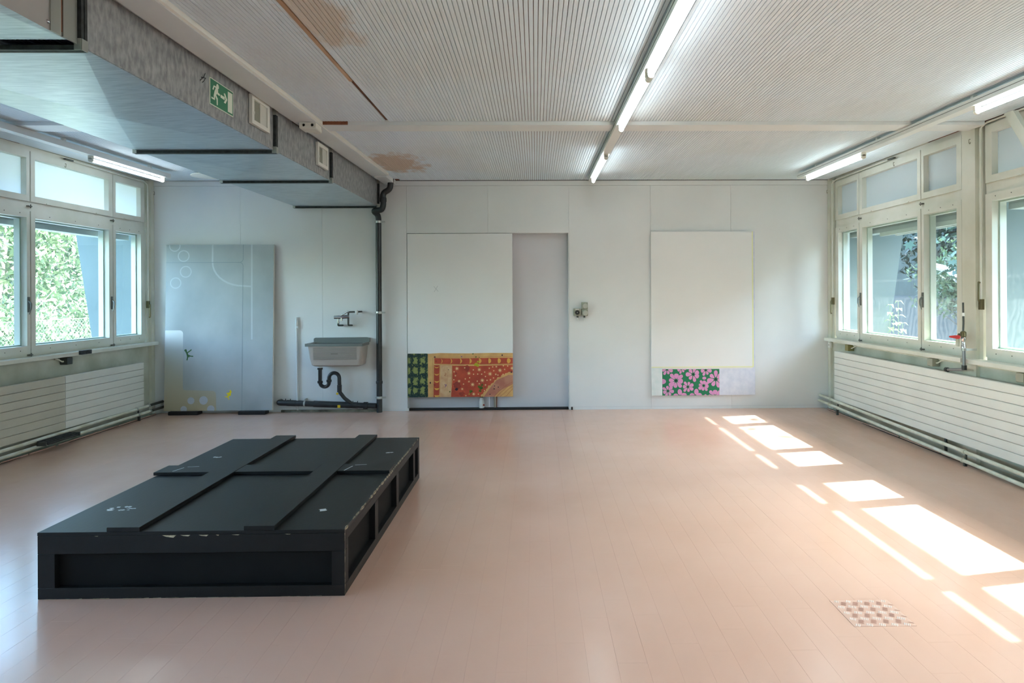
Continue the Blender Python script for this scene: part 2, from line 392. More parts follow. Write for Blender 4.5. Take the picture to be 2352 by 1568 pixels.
def ellipse(cx, cy, rx, ry, n=20, rot=0.0):
    c, s = math.cos(rot), math.sin(rot)
    return [(cx + rx * math.cos(a) * c - ry * math.sin(a) * s, cy + rx * math.cos(a) * s + ry * math.sin(a) * c) for a in (2 * math.pi * k / n for k in range(n))]
def clip(poly, x0, x1, y0, y1):
    def half(P, f, inter):
        out = []
        for i in range(len(P)):
            a, b = P[i - 1], P[i]
            if f(b):
                if not f(a): out.append(inter(a, b))
                out.append(b)
            elif f(a): out.append(inter(a, b))
        return out
    def ix(v): return lambda a, b: (v, a[1] + (b[1] - a[1]) * (v - a[0]) / (b[0] - a[0]))
    def iy(v): return lambda a, b: (a[0] + (b[0] - a[0]) * (v - a[1]) / (b[1] - a[1]), v)
    for f, i in ((lambda p: p[0] >= x0, ix(x0)), (lambda p: p[0] <= x1, ix(x1)), (lambda p: p[1] >= y0, iy(y0)), (lambda p: p[1] <= y1, iy(y1))):
        if poly: poly = half(poly, f, i)
    return poly
def stroke(pts, w):
    """thick polyline as quads list"""
    out = []
    for (x0, y0), (x1, y1) in zip(pts[:-1], pts[1:]):
        d = math.hypot(x1 - x0, y1 - y0) or 1; nx, ny = -(y1 - y0) / d * w / 2, (x1 - x0) / d * w / 2
        ex, ey = (x1 - x0) / d * w * .25, (y1 - y0) / d * w * .25
        out.append([(x0 - ex + nx, y0 - ey + ny), (x1 + ex + nx, y1 + ey + ny), (x1 + ex - nx, y1 + ey - ny), (x0 - ex - nx, y0 - ey - ny)])
    return out
def blobpoly(cx, cy, r, n=14, j=.35, seed=0):
    rr = random.Random(seed); return [(cx + r * (1 + rr.uniform(-j, j)) * math.cos(2 * math.pi * k / n), cy + r * (1 + rr.uniform(-j, j)) * math.sin(2 * math.pi * k / n)) for k in range(n)]

# ------------------------------------------------------------------ room shell
D = 8.535; YR = -2.725; XL, XR = -4.93, 3.846; PER = 2.82; POST0 = 8.555
def cz(y): return 3.0 - .0094 * (D - max(y, 2.8))
# floor --------------------------------------------------------------
FX0, FX1 = -4.86, 3.785
floor = MB().box(FX0, FX1, YR, D + .25, -.03, -.0012).build('floor', 'floor_paint')
tag(floor, 'glossy pale pink painted plank floor of the room', 'floor', kind='structure')
PW = .1235; rows = []
y_cut = (-3.0,); x = FX0; r_i = 0; planks = []
while x < FX1 - .01:
    x1 = min(x + PW, FX1); y = -.25 - random.random() * .55
    y = YR + random.random() * .3 - .3
    while y < D + .2:
        L = .52 + .14 * random.random(); planks.append((x, x1, max(y, YR), min(y + L, D + .2))); y += L
    x = x1
def vis(p):
    yc = (p[2] + p[3]) / 2; xc = (p[0] + p[1]) / 2
    if yc < 2.45: return None
    sx = 1230 + 1500 * xc / yc
    if sx < -20 or sx > 2372: return None
    if -2.45 < xc < -1.0 and 3.3 < yc < 5.2: return None
    return yc
order = sorted([(vis(p), i) for i, p in enumerate(planks) if vis(p) is not None])
near = {i for _, i in order[:300]}
far_mb = MB()
for i, (a, b, c, d) in enumerate(planks):
    if d - c < .03: continue
    dz = random.uniform(-.00012, .00012); g = .00012
    mb = MB() if i in near else far_mb
    k = len(mb.v); mb.cbox(a + g, b - g, c + g, d - g, -.012, 0, .0003)
    if i in near:
        mb.v = [(x_, y_, z_ + dz) for x_, y_, z_ in mb.v]; mb.build('plank', 'floor_paint', floor)
fp = far_mb.build('planks', 'floor_paint', floor); fp['kind'] = 'stuff'
# dark gap beside the floor and the trough below the heating pipes
trough = MB().box(XL - .2, FX0 - .004, YR, D + .02, -.06, -.02).box(FX1 + .004, XR + .2, YR, D + .02, -.06, -.02).build('trough', 'trough', floor)
for xx, sg in ((FX0, -1), (FX1, 1)):
    e = MB(); y = YR
    while y < D - .1:
        L = random.uniform(.12, .6); e.box(xx + sg * .001, xx + sg * random.uniform(.008, .014), y, min(y + L, D - .1), -.01, random.uniform(.006, .014)); y += L + random.choice((0, 0, .02, .05))
    e.build('painted_floor_edge', 'floor_paint', floor)
    e = MB(); y = 2.0
    while y < D - .15:
        L = random.uniform(.15, .9)
        if random.random() < .62: e.box(xx - sg * .004, xx - sg * random.uniform(.012, .02), y, min(y + L, D - .12), -.001, .0012)
        y += L
    e.build('floor_edge_gap', 'black_gap', floor)

# ceiling --------------------------------------------------------------
BE = 2.925  # a bay joint
cb = MB().add([(XL - .3, YR - .2, cz(0) + .012), (XR + .3, YR - .2, cz(0) + .012), (XR + .3, 2.8, cz(0) + .012), (XL - .3, 2.8, cz(0) + .012),
               (XR + .3, D + .3, cz(D) + .015), (XL - .3, D + .3, cz(D) + .015),
               (XL - .3, YR - .2, 3.3), (XR + .3, YR - .2, 3.3), (XR + .3, D + .3, 3.3), (XL - .3, D + .3, 3.3)],
              [(0, 1, 2, 3), (3, 2, 4, 5), (6, 9, 8, 7), (0, 6, 7, 1), (4, 8, 9, 5), (1, 7, 8, 4, 2), (0, 3, 5, 9, 6)])
ceiling = cb.build('ceiling', 'slit_board'); tag(ceiling, 'white slatted ceiling with brown slits and water stains', 'ceiling', kind='structure')
PITCH_S, SW, ST = .025, .0216, .012
def slat_mesh(y0, y1, nm, m='slat_paint'):
    w = SW / 2; c = .0012; vs = []
    for y in (y0, y1):
        z = cz(y); vs += [(-w, y, z + ST), (-w, y, z + c), (-w + c, y, z), (w - c, y, z), (w, y, z + c), (w, y, z + ST)]
    return MB().add(vs, [(i, i + 1, i + 7, i + 6) for i in range(5)] + [(0, 6, 11, 5), (0, 5, 4, 3, 2, 1), (6, 7, 8, 9, 10, 11)])
BAYS = [(5.735, D - .012), (BE, 5.515), (YR, 2.69)]
n_sl = int((XR - XL) / PITCH_S); xs = [XL + .5 * PITCH_S + i * PITCH_S for i in range(n_sl)]
sm1 = slat_mesh(*BAYS[0], 'slat').mesh('slat', 'slat_paint'); sm2 = slat_mesh(*BAYS[1], 'slat').mesh('slat', 'slat_paint')
bare_i = min(range(n_sl), key=lambda i: abs(xs[i] + 1.245))
single2 = [i for i in range(n_sl) if -1.70 < xs[i] < 3.45]; single1 = sorted(range(n_sl), key=lambda i: abs(xs[i] - .55))[:300 - len(single2)]
for bi, (y0, y1) in enumerate(BAYS):
    rest = MB(); single = {1: set(single2), 0: set(single1)}.get(bi, set())
    for i, x_ in enumerate(xs):
        if bi == 1 and i == bare_i:
            o = linkcopy(slat_mesh(BE, 4.44, 'slat').mesh('slat', 'slat_bare'), 'slat', ceiling, (x_, 0, -.006)); continue
        if bi == 1 and i == bare_i + 1:
            o = linkcopy(sm2, 'slat', ceiling, (x_ + .004, 0, -.003)); o['label'] = 'warped slat sagging from the ceiling'; continue
        if i in single: linkcopy(sm1 if bi == 0 else sm2, 'slat', ceiling, (x_, 0, 0))
        else:
            b_ = slat_mesh(y0, y1, 'slat'); rest.add([(a + x_, b, c) for a, b, c in b_.v], b_.f)
    o = rest.build('slats', 'slat_paint', ceiling); o['kind'] = 'stuff'
# shadow joint along the back wall
BX('shadow_joint', 'black_gap', ceiling, -2.0, XR, D - .012, D - .002, cz(D) - .006, cz(D) + .01)
# cross beams
trim_n = 0
for yb in (5.625, 2.805):
    trim_n += 1; z = cz(yb)
    t = MB().box(-1.57, XR, yb - .105, yb + .105, z - .032, z + .02).box(XL, -3.1, yb - .105, yb + .105, z - .032, z + .02).build('trim_%d' % trim_n, 'trim_white')
    tag(t, 'white cross beam strip under the slats, %s' % ('nearer the back wall' if trim_n == 1 else 'above the camera, out of the frame'), 'beam', kind='structure')
    BX('beam_end', 'trim_white', t, -1.79, -1.572, yb - .093, yb + .105, z - .03, z + .02)
    if trim_n == 1: BX('bare_board', 'bare_wood', t, -1.79, -1.575, yb - .107, yb - .094, z - .026, z + .01, label='bare brown wood where the beam lost its white face')
# boxed board beside the duct
bb = MB()
vs = []
for y in (YR, 2.8, 7.98):
    z = cz(y) - .034; vs += [(-1.985, y, z), (-1.80, y, z), (-1.80, y, z + .05), (-1.985, y, z + .05)]
fs = [(4 * k + i, 4 * k + (i + 1) % 4, 4 * k + 4 + (i + 1) % 4, 4 * k + 4 + i) for k in range(2) for i in range(4)] + [(0, 1, 2, 3), (8, 9, 10, 11)]
bb.add(vs, fs)
t3 = tag(bb.build('trim_3', 'trim_white'), 'long white boxed board along the ceiling beside the metal duct', 'trim', kind='structure')
e = MB(); vs = []
for y in (YR, 2.8, 7.98):
    z = cz(y) - .03; vs += [(-1.7985, y, z), (-1.782, y, z + .004), (-1.782, y, z + .05), (-1.7985, y, z + .05)]
e.add(vs, fs).build('edge_strip', 'vent_white', t3)
e = MB(); vs = []
for y in (YR, 2.8, 7.98):
    z = cz(y) - .03; vs += [(-1.992, y, z), (-1.986, y, z), (-1.986, y, z + .05), (-1.992, y, z + .05)]
e.add(vs, fs).build('bare_edge', 'bare_wood', t3)
MB().box(-1.96, -1.815, 7.985, D - .002, cz(8.3) - .05, cz(8.3) + .02).build('board_end', 'trim_white', t3)

# back wall ------------------------------------------------------------
DX0, DX1, DZ = -1.675, .428, 2.312
wb = MB().box(XL - .3, DX0, D + .014, D + .3, -.05, 3.25).box(DX1, XR + .3, D + .014, D + .3, -.05, 3.25).box(DX0, DX1, D + .014, D + .3, DZ, 3.25).build('wall_back', 'wall_white')
tag(wb, 'white panelled back wall at the far end of the room', 'wall', kind='structure')
seams = [XL, -3.823, -2.77, -1.676, -.62, .436, 1.509, 2.566, XR]
for i in range(8):
    a, b = seams[i], seams[i + 1]; z0 = 0.0
    if i in (3, 4): z0 = DZ
    a2, b2 = a + .0011, b - .0011
    if i == 4: b2 = DX1 + .009
    if i == 5: a2 = DX1 + .0105
    MB().box(a2, b2, D, D + .0138, z0, 2.93).build('wall_panel', 'wall_white', wb)
BX('header_board', 'wall_white', wb, XL, XR, D - .006, D + .0138, 2.9325, 2.994)
BX('skirting_joint', 'grey_line', wb, .45, XR, D - .0015, D, .034, .037)
MB().box(-1.70, -1.655, D - .012, D - .0005, .001, .035).build('floor_bracket', 'white_plastic', wb)
# recess behind the canvas: closed sliding leaves
rc = thing('door_1', 'pale grey recessed double door behind the white canvas', 'door', (-.6, D + .1, 0), kind='structure')
RY = D + .13
BX('door_leaf', 'door_grey', rc, DX0, -.6215, RY, RY + .04, .018, DZ)
BX('door_leaf', 'door_grey', rc, -.6185, DX1, RY, RY + .04, .018, DZ)
BX('threshold_gap', 'black_gap', rc, DX0 + .002, DX1 - .002, D + .02, RY + .04, .0005, .016)
o = MB().box(-.56, -.528, RY - .03, RY, .02, .34).build('rail_post', 'zinc', rc); BX('wood_edge', 'bare_wood', o, -.5275, -.518, RY - .02, RY, .02, .34)
# rear wall behind the camera
wr = BX('wall_rear', 'wall_white', None, XL - .3, XR + .3, YR - .2, YR, -.05, 3.2); tag(wr, 'plain white rear wall behind the viewer', 'wall', kind='structure')

# side walls and windows --------------------------------------------------
SASH = [('narrow', .145, .765, .215, .725), ('wide', .78, 2.02, .835, 1.955), ('narrow', 2.035, 2.65, .08 + 2.0, 2.57)]
WORDS_R = ['sun-side window nearest the back wall', 'sun-side window cut by the picture edge', 'sun-side window beside the viewer', 'sun-side window behind the viewer']
WORDS_L = ['duct-side window nearest the back wall', 'duct-side window before the dark crate', 'duct-side window beside the viewer', 'duct-side window behind the viewer']
win_n = 0
def hook(mb, X, y, z, sg):
    mb.sweep(bend([(X, y, z), (X - sg * .012, y, z), (X - sg * .012, y, z - .035), (X - sg * .012, y - .012, z - .045), (X - sg * .012, y - .02, z - .03)], .01, 3), .0022, 6)
for side in (1, -1):
    F = XR if side > 0 else -XL                      # |X| of the post faces
    U = lambda u: side * (F + u)
    nm = 'right' if side > 0 else 'left'
    wl = MB().box(U(.034), U(.26), YR - .2, D + .3, -.06, .885).box(U(.03), U(.26), YR - .2, D + .3, 2.992, 3.28).build('wall_' + nm, 'cream_dirty')
    tag(wl, 'low cream parapet wall with posts below the %s windows' % ('sun-side' if side > 0 else 'duct-side'), 'wall', kind='structure')
    for k in range(5):
        yp = POST0 - PER * k
        y1 = min(yp + .09, D - .001)
        ptop = min(cz(yp) - .001, 3)
        o = MB().box(U(0), U(.2), max(yp - .09, YR), y1, 0.0, ptop).build('post', 'post_paint', wl)
        BX('post_cheek', 'post_paint', o, U(.0345), U(.2), max(yp - .135, YR), max(yp - .0905, YR + .002), .925, 2.985)
        if k: BX('post_cheek', 'post_paint', o, U(.0345), U(.2), yp + .0905, yp + .14, .925, 2.985)
        hk = MB(); hook(hk, U(0), yp - .03, 2.86, side); hk.build('hook', 'brass_dark', o)
    for k in range(4):
        y0 = POST0 - PER * (k + 1); win_n += 1
        ya, yb = y0 + .137, y0 + 2.66
        MB().cbox(U(-.066), U(.06), y0 + (.0 if k else .0) - (.0) + .02, min(y0 + PER - .02 if k else D - .03, D - .03), .885, .925, .003).build('window_sill', 'cream', wl)
        wd = thing('window_%d' % win_n, 'cream framed six-light %s' % (WORDS_R if side > 0 else WORDS_L)[k], 'window', (U(.08), (ya + yb) / 2, .93), kind='structure')
        fr = MB().box(U(.05), U(.15), ya, yb, .9255, .958).box(U(.05), U(.15), ya, yb, 2.345, 2.452).box(U(.05), U(.15), ya, yb, 2.938, 2.99)
        for a, b in ((ya, ya + .03), (y0 + .755, y0 + .80), (y0 + 2.01, y0 + 2.045), (yb - .03, yb)): fr.box(U(.0505), U(.15), a, b, .959, 2.344); fr.box(U(.0505), U(.15), a, b, 2.453, 2.937)
        fr.build('window_frame', 'cream', wd)
        for si, (kind, a, b, ga, gb) in enumerate(SASH):
            for lvl, (z0, z1, gz0, gz1) in enumerate(((.953, 2.352, 1.03, 2.287), (2.447, 2.943, 2.507, 2.872))):
                a_, b_, ga_, gb_ = y0 + a, y0 + b, y0 + ga, y0 + gb
                f0, f1 = U(.034), U(.115)
                mb = MB().box(f0, f1, a_, ga_, z0, z1).box(f0, f1, gb_, b_, z0, z1).box(f0, f1, ga_ + .0003, gb_ - .0003, z0, gz0).box(f0, f1, ga_ + .0003, gb_ - .0003, gz1, z1)
                so = mb.build('sash', 'cream', wd)
                MB().box(U(.088), U(.092), ga_ - .005, gb_ + .005, gz0 - .005, gz1 + .005).build('pane', 'glass' if lvl == 0 else 'frosted_glass', so)
                if lvl == 0:
                    e2 = MB()
                    for ee in ((ga_, ga_ + .014), (gb_ - .014, gb_)): e2.box(U(.094), U(.15), ee[0] + .0005, ee[1] - .0005, gz0, gz1)
                    e2.box(U(.094), U(.15), ga_ + .015, gb_ - .015, gz0, gz0 + .014).box(U(.094), U(.15), ga_ + .015, gb_ - .015, gz1 - .014, gz1)
                    e2.build('outer_rebate', 'vent_white', so)
                    if k < 2:
                        sc = MB()
                        for f_ in (.2, .5, .8):
                            for zz in (z0 + .035, z1 - .03): sc.lathe([(.005, 0), (.004, side * -.002)], (U(.034), a_ + (b_ - a_) * f_, zz), 'X', 8)
                        sc.build('screws', 'old_iron', so)
                        if si < 2:
                            yh = b_ - .025; h = MB().box(U(.026), U(.0339), yh - .012, yh + .014, 1.36, 1.51)
                            ho = h.build('handle', 'handle_grey', so)
                            MB().sweep(bend([(U(.03), yh - .004, 1.47), (U(-.004), yh - .012, 1.45), (U(-.016), yh - .028, 1.40), (U(-.006), yh - .04, 1.34)], .04, 5), [.008] * 6 + [.0075] * 6 + [.005, .004], 8).build('lever', 'handle_grey', so)
        if k < 2:
            # latch cranks, hooks and the operating rod of the fanlights
            for yl in (y0 + .772, y0 + 2.028):
                for zl in (2.40, .94):
                    MB().box(U(.024), U(.05), yl - .03, yl + .014, zl - .006, zl + .006).lathe([(.005, 0), (.005, .036)], (U(.03), yl, zl - .018), 'Z', 8).build('latch', 'handle_grey', wd)
            rod = MB().sweep(bend([(U(.0), yb + .0, 1.42), (U(.0), yb + .0, 2.93), (U(.02), yb - .04, 2.962), (U(.02), y0 + 1.3, 2.962)], .03, 4), .009, 8)
            rod.build('operating_rod', 'cream', wd)
            MB().box(U(.005), U(.03), y0 + 1.22, y0 + 1.34, 2.954, 2.968).build('opener_arm', 'old_iron', wd)
            lv = MB().box(U(-.012), U(.02), yb - .012, yb + .018, 1.36, 1.45)
            z_end = 1.24 if (k == 0 or side < 0) else 1.6
            lv.sweep(bend([(U(-.01), yb, 1.42), (U(-.03), yb - .01, 1.42 + (.02 if z_end > 1.42 else -.02)), (U(-.03), yb - .012, z_end), (U(-.02), yb - .02, z_end + .01 * (1 if z_end < 1.42 else -1))], .012, 4), .007, 8).build('fanlight_lever', 'brass_dark', wd)
            hk = MB(); hook(hk, U(.034), y0 + 1.25, 2.915, side); hk.build('hook', 'brass_dark', wd)
            fh = MB()
            for yl in (y0 + 1.0, y0 + 1.75, y0 + 2.25): fh.cyl((U(.03), yl - .02, 2.449), (U(.03), yl + .02, 2.449), .008, 8)
            fh.build('fanlight_hinge', 'cream', wd)

w2 = bpy.data.objects['window_2']
MB().prism([(5.14, 2.93), (5.04, 2.93), (4.50, 2.12), (4.60, 2.12)], lambda a, b, t: (t, a, b), 3.735, 3.775).build('slanting_batten', 'cream', w2, 'white batten slanting across the corner of the window')
# outside of the building -------------------------------------------------
GZ = -.55
for side in (1, -1):
    F = XR if side > 0 else -XL; nm = 'right' if side > 0 else 'left'; wl = bpy.data.objects['wall_' + nm]
    X_ = lambda u: side * (F + u)
    for k in range(5):
        yp = POST0 - PER * k + .045
        pol = [(.26, GZ), (.62, GZ), (1.07, 2.47), (1.165, 3.025), (.26, 3.025)]
        MB().prism(pol, lambda a, b, t: (X_(a), t, b), yp, yp + .2).build('facade_fin', 'fin_concrete', wl, 'grey tapering concrete fin outside the window')
    sl = (MB().box(X_(.27), X_(1.656), YR - .4, D + 1.4, 3.03, 3.3) if side > 0 else MB().box(X_(.27), X_(.95), YR - .4, D + 1.4, 3.03, 3.3)).build('roof_overhang', 'soffit', wl)
    gt = (MB().box(X_(1.704), X_(1.774), YR - .4, D + 1.4, 2.934, 3.056) if side > 0 else MB().box(X_(.96), X_(1.03), YR - .4, D + 1.4, 2.97, 3.1)).build('added_edge_bar', 'fin_concrete', sl)  # unseen bar added; on the sun side its slit shapes a thin sun strip
    for k in range(4):
        y0 = POST0 - PER * (k + 1); wd = bpy.data.objects['window_%d' % (k + 1 + (0 if side > 0 else 4))]
        b_ = MB().box(X_(.206), X_(.33), y0 + .25, y0 + 2.6, 2.215, 2.46)
        for j in range(5): b_.box(X_(.20), X_(.207), y0 + .25, y0 + 2.6, 2.216 + j * .05, 2.262 + j * .05)
        bo = b_.build('blind_housing', 'blind_box', wd)
        if side > 0:
            MB().box(X_(.205), X_(.235), y0 + .2, y0 + 1.88, 2.17, 2.2145).build('bottom_bar', 'blind_bar', bo); MB().box(X_(.30), X_(.33), y0 + .2, y0 + 1.72, 2.165, 2.213).build('bottom_bar', 'blind_bar', bo)

# ------------------------------------------------------------------ duct
def dzb(y): return 2.655 - .005 * (8.5 - y)
DXR, DXL = -2.03, -3.085
duct = thing('ventilation_duct', 'long galvanised rectangular ventilation duct under the ceiling with white vents', 'duct', (-2.55, 5.5, 2.63))
def dpan(y0, y1, nm, side_m, crease=True):
    z0a, z0b = dzb(y0), dzb(y1); ta, tb = cz(y0) - .008, cz(y1) - .008
    cx, cy = (DXL + DXR) / 2, (y0 + y1) / 2
    MB().add([(DXR, y0, z0a), (DXR, y1, z0b), (DXR, y1, tb), (DXR, y0, ta), (DXR + (.004 if crease else 0), cy, (z0a + z0b + ta + tb) / 4)],
             [(0, 1, 4), (1, 2, 4), (2, 3, 4), (3, 0, 4)] if crease else [(0, 1, 2, 3)]).build('side_sheet', side_m, duct)
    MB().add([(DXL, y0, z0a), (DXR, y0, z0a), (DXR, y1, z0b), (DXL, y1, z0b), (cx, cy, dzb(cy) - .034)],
             [(0, 1, 4), (1, 2, 4), (2, 3, 4), (3, 0, 4)]).build('bottom_sheet', 'galv_reflect', duct)
    MB().poly([(DXL, y0, z0a), (DXL, y1, z0b), (DXL, y1, tb), (DXL, y0, ta)]).build('side_sheet', 'galv', duct)
FL = [2.95, 5.12, 6.51, 8.45]
dpan(-2.6, 2.87, 'duct', 'duct_plate', False)
for a, b in zip(FL[:-1], FL[1:]): dpan(a + .012, b - .012, 'duct', 'galv')
def flange(y, w=.02, dk='flange_dark'):
    z0 = dzb(y); z1 = cz(y) - .006; t = .022
    f = MB()
    for yy in (y - w, y + .003):
        f.box(DXL - t, DXR + t, yy, yy + w - .003, z0 - t, z0 - .0005).box(DXR + .0005, DXR + t, yy, yy + w - .003, z0, z1).box(DXL - t, DXL - .0005, yy, yy + w - .003, z0, z1)
    f.box(DXL - .012, DXR + .012, y - .004, y + .004, z0 - .012, z0 - .0005)
    fo = f.build('flange', dk, duct)
    for xx in (DXR + t, DXL - t):
        for zz, s_ in ((z0 - t, 1), (z1, -1)):
            if zz > 2.8 and xx < -2.5: continue
            c = MB().box(xx - .03 if xx > -2.5 else xx, xx if xx > -2.5 else xx + .03, y - w - .004, y - w - .0005, zz, zz + s_ * .05)
            c.box(xx - .001, xx + .003, y - w, y + w, zz, zz + s_ * .05); c.build('corner_bracket', 'zinc', fo)
for y in FL: flange(y)
# inspection plate and its frame on the near section
BX('seal_strip', 'bare_wood', duct, DXR + .0005, DXR + .004, 2.832, 2.838, dzb(2.83) + .02, cz(2.83) - .02)
fr = MB().box(DXR + .0005, DXR + .008, 2.84, 2.925, dzb(2.9) + .001, cz(2.9) - .02).box(DXR + .0005, DXR + .006, 2.77, 2.83, dzb(2.8) + .001, cz(2.8) - .02).build('plate_frame', 'zinc', duct)
sc = MB()
for yy, zz in ((2.76, 2.66), (2.76, 2.78), (2.5, 2.65), (2.25, 2.65), (2.76, 2.9)): sc.lathe([(.009, 0), (.007, .005), (.002, .007)], (DXR + .0005, yy, zz), 'X', 10)
sc.build('screws', 'chrome', duct)
# corner seam along the lower edge
MB().sweep([(DXR + .002, 2.98, dzb(3) + .004), (DXR + .002, 8.43, dzb(8.4) + .004)], .005, 6).build('lower_seam', 'galv', duct)
def vent(y0, y1, z0, z1):
    X = DXR
    v = MB().box(X + .006, X + .03, y0, y1, z0, z0 + .03).box(X + .006, X + .03, y0, y1, z1 - .03, z1).box(X + .006, X + .03, y0, y0 + .035, z0 + .03, z1 - .03).box(X + .006, X + .03, y1 - .035, y1, z0 + .03, z1 - .03)
    vo = v.build('vent', 'vent_white', duct, 'white sliding air vent on the duct side')
    ym = (y0 + y1) / 2 + .005
    BX('mesh', 'vent_mesh', vo, X + .008, X + .014, y0 + .035, ym, z0 + .03, z1 - .03)
    BX('slide', 'vent_slide', vo, X + .008, X + .02, ym + .001, y1 - .035, z0 + .03, z1 - .03)
    BX('slide_tab', 'vent_white', vo, X + .02, X + .034, y0 + .026, y0 + .034, z0 + .07, z0 + .09)
vent(4.66, 4.965, 2.735, 2.945); vent(6.06, 6.36, 2.72, 2.93)
# exit sign
SY0, SY1, SZ0, SZ1 = 4.105, 4.42, 2.709, 2.877
es = thing('exit_sign', 'green emergency exit sign with running man, arrow and door on the duct', 'sign', (DXR, 4.26, 2.709))
def sg(px, py):
    u = (px - 455) / 489.0; top = 290 + u * 320; h = 550 - u * 35; return (SY0 + u * (SY1 - SY0), SZ1 - (py - top) / h * (SZ1 - SZ0))
SGX = DXR + .006
MB().prism([(SY0, SZ0), (SY1, SZ0), (SY1, SZ1), (SY0, SZ1)], lambda a, b, t: (SGX + t, a, b), -.004, .001).build('sign_plate', 'sign_white', es)
e_ = .0055
MB().prism([(SY0 + e_, SZ0 + e_), (SY1 - e_, SZ0 + e_), (SY1 - e_, SZ1 - e_), (SY0 + e_, SZ1 - e_)], lambda a, b, t: (SGX + t, a, b), .001, .0014).build('green_field', 'sign_green', es)
figs = {'running_man': [[(530, 462), (580, 490), (572, 515), (540, 497), (522, 558), (503, 537)], [(580, 490), (612, 540), (608, 600), (590, 640), (572, 672), (555, 690), (528, 665), (545, 580)],
        [(596, 555), (618, 560), (616, 610), (655, 650), (648, 682), (598, 648)], [(528, 660), (555, 680), (550, 768), (482, 728), (482, 692), (530, 725)], [(555, 675), (580, 670), (607, 735), (607, 870), (588, 868), (585, 760)]],
        'arrow': [[(668, 652), (752, 703), (752, 770), (665, 708)], [(735, 625), (762, 632), (808, 765), (772, 760)], [(772, 755), (808, 765), (772, 840), (735, 815)]], 'door_symbol': [[(822, 588), (920, 648), (918, 1058), (820, 1003)]]}
for nm_, pls in figs.items():
    mb = MB()
    for i_, pl in enumerate(pls): mb.prism([sg(*p) for p in pl], lambda a, b, t: (SGX + t, a, b), .0014, .0017 + .00005 * i_)
    if nm_ == 'running_man':
        hc = sg(606, 490); mb.prism(ellipse(hc[0], hc[1], .0165, .0165, 18), lambda a, b, t: (SGX + t, a, b), .0014, .002)
    mb.build(nm_, 'sign_white', es)
# handwritten 4 beside the sign
ink = MB()
for q in stroke([sg(372, 228), sg(345, 300), sg(276, 375)], .0045) + stroke([sg(296, 310), sg(380, 326)], .0045) + stroke([sg(376, 328), sg(345, 385), sg(316, 415)], .004):
    ink.prism(q, lambda a, b, t: (DXR + .0055 + t, a, b), 0, .0006)
o = ink.build('pen_mark', 'ink', duct, 'handwritten black figure four beside the exit sign')
# ceiling sensor box and round lamp disc
sb = thing('junction_box', 'small white cable box under the ceiling board beside the duct', 'box', (-1.87, 5.46, cz(5.5) - .09))
MB().cbox(-1.935, -1.80, 5.40, 5.54, cz(5.5) - .09, cz(5.5) - .0345, .006).build('body', 'holder', sb); MB().lathe([(.012, 0), (.012, .004)], (-1.90, 5.40, cz(5.5) - .06), 'Y', 10).lathe([(.012, 0), (.012, .004)], (-1.83, 5.40, cz(5.5) - .06), 'Y', 10).build('cable_entry', 'flange_dark', sb)
MB().lathe([(.035, 0), (.035, -.025), (.028, -.03)], (-1.84, 5.56, cz(5.5) - .06), 'Z', 14).build('round_cap', 'holder', sb)
dl = thing('ceiling_disc', 'round white ceiling disc half hidden behind the duct', 'lamp', (-3.98, 7.92, cz(7.9) - .05))
MB().lathe([(.17, 0), (.19, -.01), (.19, -.018), (.02, -.024)], (-3.93, 7.92, cz(7.92) - .03), 'Z', 28).build('disc', 'vent_white', dl); MB().lathe([(.12, 0), (.12, -.03)], (-3.93, 7.92, cz(7.92) - .0005), 'Z', 24).build('collar', 'zinc', dl)

# ------------------------------------------------------------------ fluorescent lights
def light_row(label, xc, y0, y1, tubes, hang, group, sgn):
    t = thing('fluorescent_light', label, 'light', (xc, (y0 + y1) / 2, cz((y0 + y1) / 2) - .1), group)
    def bar(a, b, w0, w1, zt, zb, nm, m):
        vs = []
        ys = [a] + ([2.8] if a < 2.8 < b else []) + [b]
        for y in ys: vs += [(xc + w0, y, cz(y) - zb), (xc + w1, y, cz(y) - zb), (xc + w1, y, cz(y) - zt), (xc + w0, y, cz(y) - zt)]
        n = len(ys); fs = [(4 * k + i, 4 * k + (i + 1) % 4, 4 * k + 4 + (i + 1) % 4, 4 * k + 4 + i) for k in range(n - 1) for i in range(4)] + [(0, 1, 2, 3), tuple(4 * (n - 1) + i for i in range(4))]
        return MB().add(vs, fs).build(nm, m, t)
    bar(y0, y1, -.04, .04, hang, hang + .055, 'rail', 'lamp_white')
    bar(y0 + .01, y1 - .01, -.0415, -.0402, hang + .022, hang + .025, 'rail_groove', 'lamp_gap')
    y = y0 + .3; cl = MB()
    while y < y1: cl.box(xc - .015, xc + .015, y, y + .03, cz(y) - hang - .001, cz(y) - .001); y += 1.35
    build_each(cl, 'hanger', 'lamp_white', t)
    for a, b in tubes:
        za = lambda y: cz(y) - hang - .095
        for yy in (a - .012, b + .012):
            ho = MB()
            ho.box(xc - .022, xc + .022, yy - .012, yy + .012, za(yy) + .01, za(yy) + .0395); ho.lathe([(.021, -.012), (.021, .012)], (xc, yy, za(yy)), 'Y', 14)
            ho.box(xc - .014, xc + .014, yy - .0119, yy + .0119, za(yy), za(yy) + .02)
            ho.build('lamp_holder', 'holder', t)
        MB().sweep([(xc, a + .0005, za(a)), (xc, b - .0005, za(b))], .0165, 16).build('tube', 'tube', t)
    return t
G = 'rows of fluorescent tube lights'
light_row('row of white fluorescent tubes running down the middle of the ceiling', .712, -2.3, 8.2, [(6.55, 7.97), (4.08, 5.36), (2.72, 3.98), (1.3, 2.56), (-1.5, -.25)], .012, G, 1)
light_row('row of white fluorescent tubes above the sun-side windows', 3.24, -2.3, 7.93, [(6.40, 7.70), (3.45, 4.72), (.7, 1.95), (-1.5, -.25)], .035, G, 1)
